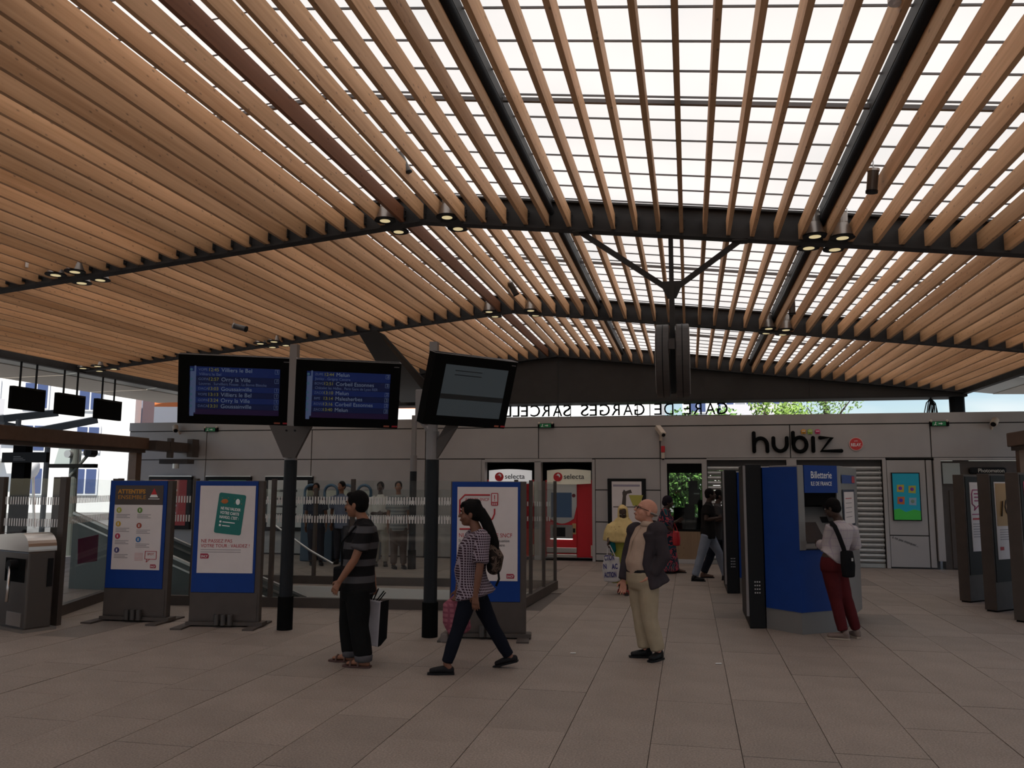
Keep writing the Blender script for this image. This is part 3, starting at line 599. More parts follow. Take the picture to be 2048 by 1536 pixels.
TXTW = mat('screen_white', (.03, .035, .05), .4, emit=(.30, .38, .55), estr=0.18); TXTY = mat('screen_yellow', (.05, .05, .01), .4, emit=(.42, .40, .08), estr=0.17); TXTB = mat('screen_pale', (.03, .04, .06), .4, emit=(.18, .25, .5), estr=0.15); TXTT = mat('screen_teal', (.02, .05, .05), .4, emit=(.10, .25, .40), estr=0.15)
def screen(c, yaw, tilt, W, H, lab, lines, blank=False):
    u = Vector((math.cos(yaw), math.sin(yaw), 0)); n = Vector((math.sin(yaw), -math.cos(yaw), 0)); v = Vector((0, 0, 1))*math.cos(tilt)+n*math.sin(tilt); n = u.cross(v); c = Vector(c)
    t = thing('departure_screen', lab, 'screen', (c.x, c.y, c.z-H/2), group='departure screens on posts')
    def P(a, b, d=0): return c+u*(a*W)+v*(b*H)+n*d      # a,b in -.5...5
    def slab(a0, b0, a1, b1, d0, d1, nm, m, par=t, bev=0):
        q = [P(a0, b0, d0), P(a1, b0, d0), P(a1, b1, d0), P(a0, b1, d0), P(a0, b0, d1), P(a1, b0, d1), P(a1, b1, d1), P(a0, b1, d1)]
        return MB().add(q, [(0,3,2,1),(4,5,6,7),(0,1,5,4),(1,2,6,5),(2,3,7,6),(3,0,4,7)]).build(nm, m, par, bevel=bev)
    slab(-.5, -.5, .5, .5, -.14, 0, 'housing', BLACKM, bev=.008); slab(-.5, .495, .5, .5, -.14, .002, 'top_edge', POLE)
    for a0, m in ((.36, mat('logo_orange', (.35, .10, .06))), (.44, REDINK)): slab(a0, -.478, a0+.055, -.455, 0, .004, 'logo', m)
    slab(.43, .435, .48, .445, 0, .003, 'maker_mark', POLE)
    if blank:
        slab(-.36, -.36, .40, .36, 0, .003, 'panel', mat('screen_blank_glow', (.045, .055, .06), .25, emit=(.05, .065, .075), estr=.22)); slab(-.36, -.12, .40, -.05, .003, .005, 'band', mat('screen_off_dark', (.02, .024, .026), .3), t)  # blank panel is given a faint even glow of its own
        for k in range(2): slab(-.24, .28-k*.06, .08, .29-k*.06, .003, .005, 'faint_line', ANTHR)
    else:
        y = .33; L = -.40
        for i, (tm, dest, via, num) in enumerate(lines):
            hh = .135 if via else .082
            row = slab(L, y-hh, .40, y, 0, .003, 'row', SCRB if i in (0, 2, 4) else SCRD)
            s0 = .052*W*.9
            def T(s, a, b, sz, m, **k): return text(s, sz, m, row, P(a, b, .004), u=u, v=v, depth=.0008, **k)
            T(tm, -.24, y-.062, s0*.92, TXTY); T(dest, -.125, y-.066, s0*1.12, TXTW)
            T(('VOPE', 'GOPA', 'DACA', 'VOPE', 'GOPA', 'DACA')[i] if 'Orry' in lines[1][1] else ('ZUPE', 'BOVO', 'ZACO', 'BIPE', 'ROVO', 'ZACO')[i], -.325, y-.058, s0*.7, TXTB)
            MB().cyl(P(-.385, y-.045, .003), P(-.385, y-.045, .005), .017, n=14).build('line_badge', TXTT, row)
            q = [P(.355, y-.072), P(.39, y-.072), P(.39, y-.012), P(.355, y-.012)]; fr = MB()
            for k in range(4): fr.bar(q[k]+n*.004, q[(k+1) % 4]+n*.004, .004)
            fr.build('platform_box', TXTB, row); T(num, .366, y-.056, s0*.75, TXTW)
            if via: T(via, -.32, y-.125, s0*.8, TXTB, width=.60*W if len(via) > 30 else None)
            y -= hh+.002
        ft = slab(L, -.36, .40, y, 0, .003, 'footer', SCRP)
        for k in range(2): slab(-.36, .34-.08*k, y-.065-.05*k, y-.055-.05*k, .003, .0045, 'footer_line', TXTB, ft)
    return t
screen((-5.64, 9.55, 2.962), .471, .246, 1.364, .882, 'blue departure screen listing Villiers le Bel, Orry la Ville and Goussainville', [('12:45', 'Villiers le Bel', 'Villiers le Bel', '1'), ('12:57', 'Orry la Ville', 'Louvres . Survilliers Fosses . La Borne Blanche', '1'), ('13:03', 'Goussainville', '', '1'), ('13:13', 'Villiers le Bel', '', '1'), ('13:24', 'Orry la Ville', '', '1'), ('13:31', 'Goussainville', '', '1')])
screen((-4.097, 9.55, 2.88), .495, .277, 1.269, .831, 'blue departure screen listing Melun, Corbeil Essonnes and Malesherbes', [('12:44', 'Melun', 'Juvisy . Grigny Centre', '2'), ('12:51', 'Corbeil Essonnes', 'Châtelet les Halles . Paris Gare de Lyon RER', '2'), ('13:10', 'Melun', '', '2'), ('13:14', 'Malesherbes', '', '2'), ('13:16', 'Corbeil Essonnes', '', '2'), ('13:40', 'Melun', '', '2')])
screen((-2.51, 9.5, 2.873), .873, .321, 1.196, .848, 'blank grey screen, given a faint glow, tilted on the second post', [], True)
GUS = mat('gusset_brown', (.07, .06, .057), .55)
r = thing('screen_bracket', 'Y-shaped brown bracket plate under the two blue screens', 'bracket', (-4.92, 9.6, 2.1)); a = [at(538, 850, 9.58), at(622, 853, 9.58), at(590, 915, 9.58), at(566, 915, 9.58)]
MB().add([tuple(p) for p in a] + [tuple(p+Vector((0, .05, 0))) for p in a], [(3,2,1,0),(4,5,6,7),(0,1,5,4),(1,2,6,5),(2,3,7,6),(3,0,4,7)]).build('plate', GUS, r, fix=True)
for px in (573, 590): q = at(px, 861, 9.575); MB().cyl(q, q+Vector((0, -.01, 0)), .012, n=10).build('bolt', BLACK, r)
r = thing('screen_bracket', 'slanting brown bracket arm under the blank screen', 'bracket', (-3.0, 9.6, 2.1)); a = [at(893, 848, 9.55), at(915, 852, 9.55), at(873, 918, 9.6), at(873, 880, 9.6)]
MB().add([tuple(p) for p in a] + [tuple(p+Vector((0, .05, 0))) for p in a], [(3,2,1,0),(4,5,6,7),(0,1,5,4),(1,2,6,5),(2,3,7,6),(3,0,4,7)]).build('arm', GUS, r, fix=True)
# ---- blue poster stands
def sncf(par, x, z, y, s=.09):
    lg = MB().ext([(0, 0), (1.05, 0), (1.12, .35), (.95, .62), (0, .62)], (x, y, z), (s, 0, 0), (0, 0, s), (0, 1, 0), .003).build('logo', mat('sncf_red', (.33, .02, .05), .5), par, world=False)
    text('SNCF', s*.42, WHT, lg, (x+s*.08, y-.001, z+s*.14), depth=.001, world=False, width=s*.85)
def stand(x, y, rot, W, H, lab, feet=True):
    t = thing('poster_stand', lab, 'poster stand', (x, y, 0), rot, group='blue framed poster stands')
    zb_ = .06
    MB().box((-W/2, -.05, zb_), (W/2, .05, H)).build('casing', BROWN, t, world=False, bevel=.006)
    MB().box((-W/2+.015, -.062, .42), (W/2-.07, -.045, H-.005)).build('blue_frame', BLUE, t, world=False, bevel=.004)
    MB().box((-W/2+.02, -.056, zb_+.02), (W/2-.03, -.045, .415)).build('kick_panel', BROWN, t, world=False)
    if feet:
        for sx in (-1, 1): MB().add([(sx*W*.5-.10, -.34, 0), (sx*W*.5+.04, -.34, 0), (sx*W*.5+.04, .34, 0), (sx*W*.5-.10, .34, 0), (sx*W*.5-.10, -.34, .02), (sx*W*.5+.04, -.34, .02), (sx*W*.5+.04, .34, .02), (sx*W*.5-.10, .34, .02)],
                                    [(0,3,2,1),(4,5,6,7),(0,1,5,4),(1,2,6,5),(2,3,7,6),(3,0,4,7)]).build('foot', BROWN, t, world=False)
        MB().box((-W/2-.02, -.09, .02), (W/2+.06, .09, .06)).build('base_bar', BROWN, t, world=False)
        cx_ = -.06
        for k in range(3): MB().cyl((cx_+k*.085, -.12, .03), (cx_+k*.085, -.12, .16), .034, n=16).build('ballast_weight', mat('ballast', (.09, .08, .075), .4, .4), t, world=False)
    return t
OR = mat('title_orange', (.48, .22, .03), .6); BRP = mat('poster_brown', (.075, .055, .05), .6); SM = mat('small_print', (.30, .27, .28), .7)
W, H = .90, 1.82
t = stand(-7.11, 9.88, math.radians(3), W, H, 'poster stand reading ATTENTIFS ENSEMBLE beside the ticket gate')
pp = MB().box((-.36, -.066, .66), (.33, -.06, 1.50)).build('poster', PAPER, t, world=False); MB().box((-.36, -.067, 1.50), (.33, -.06, 1.755)).build('poster_header', BRP, t, world=False)
text('ATTENTIFS', .075, OR, pp, (-.32, -.068, 1.65), depth=.001, bold=.003, world=False, width=.40); text('ENSEMBLE', .075, OR, pp, (-.32, -.068, 1.575), depth=.001, world=False, width=.40)
MB().ext([(0, 0), (.12, 0), (.06, .12)], (.14, -.069, 1.60), (1, 0, 0), (0, 0, 1), (0, 1, 0), .003).build('emblem', RED, pp, world=False); MB().ext([(0, 0), (.12, 0), (.10, .035), (.02, .035)], (.14, -.071, 1.60), (1, 0, 0), (0, 0, 1), (0, 1, 0), .002).build('emblem_band', WHT, pp, world=False); MB().box((.12, -.069, 1.575), (.28, -.066, 1.583)).build('emblem_line', WHT, pp, world=False)
for i, (x, z, c) in enumerate(((-.29, 1.43, (.40, .42, .06)), (.01, 1.43, (.12, .25, .05)), (-.29, 1.25, (.55, .33, .03)), (.01, 1.23, (.35, .07, .04)), (-.29, 1.09, (.45, .03, .08)), (.01, 1.05, (.05, .18, .42)), (-.29, .91, (.07, .06, .18)))):
    MB().cyl((x, -.070, z), (x, -.065, z), .036, n=18).build('pictogram', mat('picto%d' % i, c), pp, world=False); MB().box((x-.008, -.072, z-.018), (x+.008, -.069, z+.018)).build('pictogram_mark', PAPER, pp, world=False)
    for k in range(3): MB().box((x-.035, -.068, z-.062-k*.02), (x+.16-.04*(k % 2), -.065, z-.054-k*.02)).build('small_print', SM, pp, world=False)
bb = MB()
for a, b in (((.12, .80), (.28, .80)), ((.28, .80), (.28, .90)), ((.28, .90), (.12, .90)), ((.12, .90), (.12, .80)), ((.15, .80), (.14, .76)), ((.14, .76), (.19, .80))): bb.bar((a[0], -.068, a[1]), (b[0], -.068, b[1]), .006)
bb.build('speech_bubble', REDINK, pp, world=False); text('SPOT', .04, REDINK, pp, (.15, -.068, .85), depth=.0008, world=False)
for k in range(6): MB().box((-.03, -.068, .78+k*.018), (.09, -.065, .785+k*.018)).build('small_print', mat('pink_print', (.55, .25, .25)), pp, world=False)
sncf(pp, .2, .685, -.069, .075)
t = stand(-5.77, 9.78, math.radians(9), W, H, 'poster stand reading NE PASSEZ PAS VOTRE TOUR with a green card')
pp = MB().box((-.37, -.066, .66), (.35, -.06, 1.755)).build('poster', PAPER, t, world=False); GRN = mat('card_green', (.012, .16, .14), .55)
def cardpt(x, z): a = math.radians(-6); return (x*math.cos(a)-z*math.sin(a), x*math.sin(a)+z*math.cos(a))
cc = (.03, 1.40)
def rrect(hw, hh, rr): return [(hw-rr+rr*math.cos(q), hh-rr+rr*math.sin(q)) for q in [i*PI/8 for i in range(5)]] + [(-hw+rr+rr*math.cos(q), hh-rr+rr*math.sin(q)) for q in [PI/2+i*PI/8 for i in range(5)]] + [(-hw+rr+rr*math.cos(q), -hh+rr+rr*math.sin(q)) for q in [PI+i*PI/8 for i in range(5)]] + [(hw-rr+rr*math.cos(q), -hh+rr+rr*math.sin(q)) for q in [1.5*PI+i*PI/8 for i in range(5)]]
cu_, cv_ = Vector((math.cos(math.radians(-6)), 0, math.sin(math.radians(-6)))), Vector((math.sin(math.radians(6)), 0, math.cos(math.radians(6))))
cd_ = MB().ext(rrect(.175, .255, .025), (cc[0], -.070, cc[1]), cu_, cv_, (0, 1, 0), .004).build('card', GRN, pp, world=False)
def co(a, b): return Vector((cc[0], -.0715, cc[1]))+cu_*a+cv_*b
for i, s in enumerate(('NE PAS VALIDER', 'VOTRE CARTE', 'NAVIGO, C\'EST :')): text(s, .05, WHT, cd_, co(-.13, .045-i*.055), u=cu_, v=cv_, depth=.0008, bold=.001, world=False, width=(.26, .25, .25)[i])
for i in range(2): MB().ext([(0, 0), (.16-.06*i, 0), (.16-.06*i, .012), (0, .012)], co(-.08, -.115-i*.045), cu_, cv_, (0, 1, 0), -.001).build('card_line', WHT, cd_, world=False); MB().ext([(0, 0), (.025, 0), (.025, .025), (0, .025)], co(-.12, -.12-i*.045), cu_, cv_, (0, 1, 0), -.001).build('card_mark', WHT, cd_, world=False)
MB().ell(co(-.09, .15), (.045, .003, .03), 14, 8).build('card_picture', mat('card_orange', (.45, .13, .03)), cd_, world=False); MB().ell(co(.08, .16), (.027, .003, .038), 14, 8).build('card_picture', WHT, cd_, world=False)
for a, b in ((-.13, .19), (-.05, .2), (-.14, .14), (.03, .19), (.12, .2), (.04, .14), (.13, .14)): MB().ell(co(a, b), (.005, .002, .005), 6, 4).build('card_dot', OR, cd_, world=False)
text('NE PASSEZ PAS', .06, REDINK, pp, (-.33, -.068, 1.04), depth=.0008, world=False, width=.40); text('VOTRE TOUR : VALIDEZ !', .06, REDINK, pp, (-.33, -.068, .98), depth=.0008, world=False, width=.63)
for k in range(2): MB().box((-.33, -.068, .945-k*.028), (.19, -.065, .953-k*.028)).build('small_print', SM, pp, world=False)
sncf(pp, -.33, .84, -.069, .1)
t = stand(-2.35, 9.75, math.radians(9), .90, 1.82, 'poster stand reading NUMERO ALERTE SNCF beside the walking woman')
pp = MB().box((-.37, -.066, .66), (.35, -.06, 1.755)).build('poster', PAPER, t, world=False)
ph = MB().path([(.02, -.069, 1.66), (-.28, -.069, 1.66), (-.34, -.069, 1.60), (-.34, -.069, 1.42), (-.28, -.069, 1.36), (-.2, -.069, 1.34)], .010, 6).path([(-.34, -.069, 1.26), (-.05, -.069, 1.26)], .010, 6).path([(.075, -.069, 1.50), (.075, -.069, 1.44), (.05, -.069, 1.38), (-.02, -.069, 1.34)], .010, 6).build('phone_outline', REDINK, pp, world=False)
MB().ext(rrect(.042, .075, .012), (.075, -.072, 1.61), (1, 0, 0), (0, 0, 1), (0, 1, 0), .004).build('phone', REDINK, pp, world=False); MB().box((.043, -.074, 1.58), (.107, -.070, 1.675)).build('phone_face', PAPER, pp, world=False)
MB().box((.07, -.076, 1.61), (.08, -.073, 1.66)).build('exclamation', REDINK, pp, world=False); MB().box((.07, -.076, 1.592), (.08, -.073, 1.602)).build('exclamation', REDINK, pp, world=False)
for k in range(3):
    for j in range(2): MB().box((.046+k*.021, -.0745, 1.545+j*.014), (.06+k*.021, -.0722, 1.553+j*.014)).build('phone_key', PAPER, pp, world=False)
text('ALERTE SNCF', .05, REDINK, pp, (-.28, -.068, 1.59), depth=.0008, world=False, width=.29); text('T', .05, REDINK, pp, (-.28, -.068, 1.53), depth=.0008, world=False)
text('NUMERO ALERTE SNCF', .068, REDINK, pp, (-.35, -.068, 1.165), depth=.0008, world=False, width=.63)
for i, (a_, b_) in enumerate((('Si', 'situation'), ('qu', 'votre'))): text(a_, .045, INK, pp, (-.35, -.068, 1.11-i*.05), depth=.0008, world=False); text(b_, .045, INK, pp, (.10, -.068, 1.11-i*.05), depth=.0008, world=False)
for i in range(5): MB().box((-.28+(.07 if i > 1 else 0)-.07*(i > 1), -.068, 1.115-i*.05), ((.06, .06, .1, -.05, -.2)[i], -.065, 1.125-i*.05)).build('small_print', SM, pp, world=False)
sncf(pp, .22, .69, -.069, .085)
# ---- glass barrier around the well
STRIPE = mat('frosted_stripe', (.72, .69, .67), .7)
def glassrun(A, B, n, lab, H=1.84, stripes=True, name='glass_barrier', rail=True, bandz=((1.50, 1.60), (1.22, 1.32)), uw=(.05, .09)):
    A, B = Vector((*A, 0)), Vector((*B, 0)); d = (B-A); L = d.length; d.normalize(); nn = Vector((-d.y, d.x, 0))
    t = thing(name, lab, 'glass barrier', tuple((A+B)/2), group='glass barriers round the stair well')
    if rail: MB().bar(A+Vector((0, 0, .07)), B+Vector((0, 0, .07)), .10, .14).build('bottom_rail', BROWN, t)
    for i in range(n+1):
        p = A+d*(L*i/n); MB().bar(p, p+Vector((0, 0, H+.02)), uw[0], uw[1], up=tuple(nn)).build('upright', BROWN, t)
    for i in range(n):
        p, q = A+d*(L*i/n+.04), A+d*(L*(i+1)/n-.04)
        pane = MB().add([p+Vector((0, 0, .14))-nn*.005, q+Vector((0, 0, .14))-nn*.005, q+Vector((0, 0, H))-nn*.005, p+Vector((0, 0, H))-nn*.005, p+Vector((0, 0, .14))+nn*.005, q+Vector((0, 0, .14))+nn*.005, q+Vector((0, 0, H))+nn*.005, p+Vector((0, 0, H))+nn*.005],
                 [(0,3,2,1),(4,5,6,7),(0,1,5,4),(1,2,6,5),(2,3,7,6),(3,0,4,7)]).build('pane', GLASS, t, fix=True)
        if stripes:
            mb = MB(); l = (q-p).length; k = .03
            while k < l-.03:
                for z0, z1 in bandz: a, b = p+d*k-nn*.007, p+d*(k+.022)-nn*.007; mb.add([a+Vector((0, 0, z0)), b+Vector((0, 0, z0)), b+Vector((0, 0, z1)), a+Vector((0, 0, z1))], [(0, 1, 2, 3)])
                k += .043
            o = mb.build('frosted_stripes', STRIPE, pane); o['kind'] = 'stuff'
    return t
glassrun((-8.45, 11.2), (-2.45, 11.85), 5, 'long front glass barrier with two rows of white dashes')
glassrun((-2.45, 11.85), (-2.32, 14.6), 3, 'glass barrier returning along the right side of the stair well', stripes=False, uw=(.05, .05))
glassrun((-8.9, 14.15), (-2.32, 14.6), 3, 'rear glass barrier beyond the stair well', H=1.70, bandz=((1.42, 1.50), (1.16, 1.24)))
gl = glassrun((-8.28, 9.70), (-8.95, 11.75), 1, 'angled glass barrier between the gate post and the corner')
glassrun((-8.92, 9.47), (-7.86, 9.34), 1, 'short glass panel behind the ticket gate', rail=False, uw=(.10, .07))
a, b = at(156, 1078, 10.62), at(196, 1069, 11.45); n_ = at(155, 1128, 10.62); q_ = at(193, 1122, 11.45)
r = thing('purple_notice', 'purple notice stuck on the angled glass barrier', 'notice', tuple(n_)); PUR = mat('purple', (.16, .005, .06), .5)
MB().add([a, b, q_, n_, a+Vector((.004, .01, 0)), b+Vector((.004, .01, 0)), q_+Vector((.004, .01, 0)), n_+Vector((.004, .01, 0))], [(3,2,1,0),(4,5,6,7),(0,1,5,4),(1,2,6,5),(2,3,7,6),(3,0,4,7)]).build('sheet', PUR, r, fix=True)
uu = (b-a).normalized(); vv = (a-n_).normalized()
for i, s in enumerate(('VALIDEZ', 'VOTRE TITRE', 'DE VOYAGE')): text(s, .04, mat('pale_purple', (.35, .10, .2)), r, n_+uu*.03+vv*(.18-i*.045)-Vector((0, .004, 0)), u=uu, v=vv, depth=.0006, width=(.12, .2, .16)[i])
# escalator flank inside the barrier
es = thing('escalator', 'escalator flank with pale handrail strips going down behind the glass', 'escalator', (-9.5, 12.9, 0)); GP = mat('escalator_panel', (.10, .115, .115), .35, .2)
A_, B_ = Vector((-10.4, 12.6, 1.25)), Vector((-6.0, 12.6, -.35))
for yo, nm in ((0, 'side_panel'), (.95, 'side_panel')):
    MB().add([A_+Vector((0, yo, 0)), B_+Vector((0, yo, 0)), B_+Vector((0, yo, -.9)), A_+Vector((0, yo, -1.25)), A_+Vector((0, yo+.05, 0)), B_+Vector((0, yo+.05, 0)), B_+Vector((0, yo+.05, -.9)), A_+Vector((0, yo+.05, -1.25))], [(3,2,1,0),(4,5,6,7),(0,1,5,4),(1,2,6,5),(2,3,7,6),(3,0,4,7)]).build(nm, GP, es, fix=True)
    MB().bar(A_+Vector((0, yo+.02, .03)), B_+Vector((0, yo+.02, .03)), .07, .04).build('handrail', ALU, es); MB().bar(A_+Vector((0, yo-.01, -.09)), B_+Vector((0, yo-.01, -.09)), .03, .03).build('trim_strip', ALU, es)
MB().path([(-6.5, 12.4, 1.12), (-5.9, 12.4, .75), (-5.5, 12.4, .55)], .016, 8).build('wall_rail', ALU, es)
# ---- ticket gates at the left
def gate(x, y, rot, lab, s=1.0):
    t = thing('ticket_gate', lab, 'ticket gate', (x, y, 0), rot, group='stainless ticket gates')
    MB().box((-.16, -.55, .03), (.16, .55, .95)).build('body', mat('gate_bronze', (.10, .085, .078), .35, .5), t, world=False, bevel=.02)
    MB().box((-.165, -.48, .58), (-.10, .0, .86)).build('recess', BLACKM, t, world=False)
    MB().box((-.168, -.47, .06), (-.15, -.12, .22)).build('kick_plate', STAIN, t, world=False)
    MB().box((.07, -.566, .52), (.13, -.545, .86)).build('reader_slot', BLACK, t, world=False)
    h = MB(); n = 8; pts = [(-.55, .95)] + [(-.55+.22*(1-math.cos(PI/2*i/n)), .97+.20*math.sin(PI/2*i/n)) for i in range(n+1)] + [(.45, 1.12), (.55, .95)]
    h.ext(pts, (-.17, 0, 0), (0, 1, 0), (0, 0, 1), (1, 0, 0), .34).build('hood', STAIN, t, world=False, fix=True)
    MB().add([(-.12, -.05, 1.172), (.12, -.05, 1.172), (.12, .38, 1.14), (-.12, .38, 1.14)], [(0, 1, 2, 3)]).build('purple_label', PUR, t, world=False)
    MB().cyl((-.16, -.27, .79), (-.26, -.27, .79), .06, n=16).build('hub', BLACK, t, world=False)
    MB().cyl((-.24, -.28, .79), (-.32, -.42, .37), .018, n=12).build('turnstile_arm', STAIN, t, world=False, smooth=True)
    MB().box((-.20, -.60, 0), (.20, .60, .035)).build('base_plate', STAINB, t, world=False)
    return t
gate(-8.27, 9.13, math.radians(68), 'stainless ticket gate with a shining tripod arm at the left')
gate(-9.12, 8.45, math.radians(68), 'stainless ticket gate cut by the left picture edge')
for i, px in enumerate((618, 658, 690, 725)):
    p = at(px, 1125, 18.6); t = thing('ticket_gate', ('leftmost', 'second', 'third', 'rightmost')[i] + ' of the blue-rimmed tall ticket gates behind the glass', 'ticket gate', (p.x, 18.6, 0), group='tall ticket gates behind the barrier')
    MB().box((p.x-.15, 18.4, 0), (p.x+.15, 19.4, 1.0)).build('body', mat('gate_blue', (.05, .075, .11), .4, .2), t, bevel=.02)
    w_ = .165
    MB().path([(p.x-w_, 18.6, 1.0), (p.x-w_, 18.6, 1.62)] + [(p.x+w_*math.cos(math.radians(a)), 18.6, 1.62+.16*math.sin(math.radians(a))) for a in range(180, -1, -20)] + [(p.x+w_, 18.6, 1.0)], .035, 8).build('rim', mat('rim_blue', (.06, .12, .19), .4), t, smooth=True)
    MB().box((p.x-w_+.03, 18.59, 1.0), (p.x+w_-.03, 18.61, 1.65)).build('wing', GLASS, t)
# ---- ticket kiosks
KP = [(0.0, 0.0), (.20, .05), (.59, -.33), (1.26, .16), (1.60, 1.40), (.95, 1.75), (.20, 1.55), (.0, 1.5)]
KBLK = mat('kiosk_black', (.012, .012, .013), .5, spec=.15); KGREY = mat('kiosk_grey', (.20, .19, .185), .4, .2)
def kiosk(x, y, lab):
    t = thing('ticket_kiosk', lab, 'ticket machine', (x, y, 0), group='blue ticket kiosks')
    H = 2.04; bl = lambda m, *a, **k: m.build(*a, world=False, **k)
    bl(MB().prism([(0, 0), (.20, .05), (.20, 1.5), (0, 1.5)], .0, H+.02), 'spine', KBLK, t, bevel=.01)
    bl(MB().box((-.03, .01, .15), (0, .06, H)), 'edge_trim', POLE, t)
    bl(MB().prism([(.21, .06), (.59, -.32), (1.15, .09), (1.45, 1.2), (.21, 1.4)], 0, .26), 'plinth', KGREY, t)
    bl(MB().prism([(.21, .04), (.59, -.34), (.60, -.30), (.60, 1.0), (.21, 1.4)], .26, H-.02), 'side_panel', BLUE, t)
    d = Vector((.67, .49, 0)).normalized(); n = Vector((d.y, -d.x, 0)); o = Vector((.59, -.335, 0))
    def fp(s, z, off=0): return o+d*s+n*off+Vector((0, 0, z))
    def slab(s0, s1, z0, z1, o0, o1, nm, m, par=t, bev=0):
        q = [fp(s0, z0, o0), fp(s1, z0, o0), fp(s1, z1, o0), fp(s0, z1, o0), fp(s0, z0, o1), fp(s1, z0, o1), fp(s1, z1, o1), fp(s0, z1, o1)]
        return MB().add(q, [(0,3,2,1),(4,5,6,7),(0,1,5,4),(1,2,6,5),(2,3,7,6),(3,0,4,7)]).build(nm, m, par, world=False, bevel=bev, fix=True)
    slab(.0, .705, .26, 1.0, -.5, 0, 'lower_door', BLUE); slab(.0, .10, 1.0, H, -.5, .012, 'frame', KGREY, bev=.01)
    slab(.10, .64, 1.70, H, -.45, .02, 'header', BLUE); slab(.64, .705, 1.0, H, -.5, .0, 'frame', KGREY)
    slab(.10, .64, 1.0, 1.70, -.45, -.30, 'recess_back', KBLK); slab(.10, .64, 1.55, 1.70, -.3, -.02, 'canopy', BLACKM)
    q = [fp(.10, 1.02, 0), fp(.64, 1.02, 0), fp(.64, 1.52, -.25), fp(.10, 1.52, -.25), fp(.10, .98, -.05), fp(.64, .98, -.05), fp(.64, 1.48, -.30), fp(.10, 1.48, -.30)]
    con = MB().add(q, [(0,1,2,3),(7,6,5,4),(0,4,5,1),(1,5,6,2),(2,6,7,3),(3,7,4,0)]).build('console', KGREY, t, world=False, fix=True)
    def cp(s, k, e=.006): return fp(.12+s, 1.02+.5*k, -.25*k)+(n*.5+Vector((0, 0, .25))).normalized()*e
    MB().add([cp(.03, .12), cp(.34, .12), cp(.30, .62), cp(.02, .62)], [(0, 1, 2, 3)]).build('touch_screen', mat('touch_screen', (.035, .035, .04), .2), con, world=False)
    for k in range(2): MB().add([cp(.40, .3+k*.3), cp(.52, .3+k*.3), cp(.52, .45+k*.3), cp(.40, .45+k*.3)], [(0, 1, 2, 3)]).build('card_reader', KBLK, con, world=False)
    hd = [c for c in t.children if c.name.startswith('header')][0]
    text('Billetterie', .125, WHT, hd, fp(.20, 1.88, .022), u=d, v=(0, 0, 1), depth=.001, world=False, width=.34); text('ILE DE FRANCE', .07, WHT, hd, fp(.20, 1.79, .022), u=d, v=(0, 0, 1), depth=.001, world=False, width=.34)
    # grey right flank with a notice
    a, b = Vector((1.16, .08, 0)), Vector((1.60, 1.40, 0)); e = (b-a).normalized(); m_ = Vector((e.y, -e.x, 0))
    bl(MB().prism([(1.155, .085), (1.60, 1.40), (1.25, 1.42), (1.1, .3)], .10, H), 'flank', KGREY, t, bevel=.01)
    def rp(s, z, off): return a+e*s+m_*off+Vector((0, 0, z))
    for s0, s1, z0, z1, mm, nm in ((.1, 1.15, 1.82, 1.93, BLUE, 'sticker'), (.9, 1.15, 1.83, 1.92, REDINK, 'sticker_mark'), (.12, 1.1, 1.26, 1.74, mat('navy_frame', (.012, .015, .04)), 'notice_frame'), (.2, 1.02, 1.29, 1.71, PAPER, 'notice')):
        o0 = .004 if nm in ('sticker', 'notice_frame') else .008
        MB().add([rp(s0, z0, o0), rp(s1, z0, o0), rp(s1, z1, o0), rp(s0, z1, o0)], [(0, 1, 2, 3)]).build(nm, mm, t, world=False)
    for k in range(5): MB().add([rp(.3, 1.38+k*.06, .01), rp(.8, 1.38+k*.06, .01), rp(.8, 1.39+k*.06, .01), rp(.3, 1.39+k*.06, .01)], [(0, 1, 2, 3)]).build('notice_line', REDINK if k == 4 else SM, t, world=False)
    for i in range(3):
        for j in range(4): MB().box((.09+i*.025, .005+.02, .46+j*.035), (.105+i*.025, .035, .475+j*.035)).build('speaker_hole', ALU, t, world=False) if False else None
    mb = MB()
    for i in range(3):
        for j in range(4): p = Vector((.08+i*.028, .02+.25*(.08-.0+i*.028)*0, .44+j*.045)); mb.cb((p.x, .25*p.x-.002, p.z), (.016, .008, .016))
    o_ = mb.build('vent_holes', ALU, t, world=False); o_['kind'] = 'stuff'
    return t
kiosk(.71, 11.14, 'large blue ticket kiosk used by the man in red trousers')
kiosk(.585, 14.66, 'blue ticket kiosk standing behind the nearer kiosk')
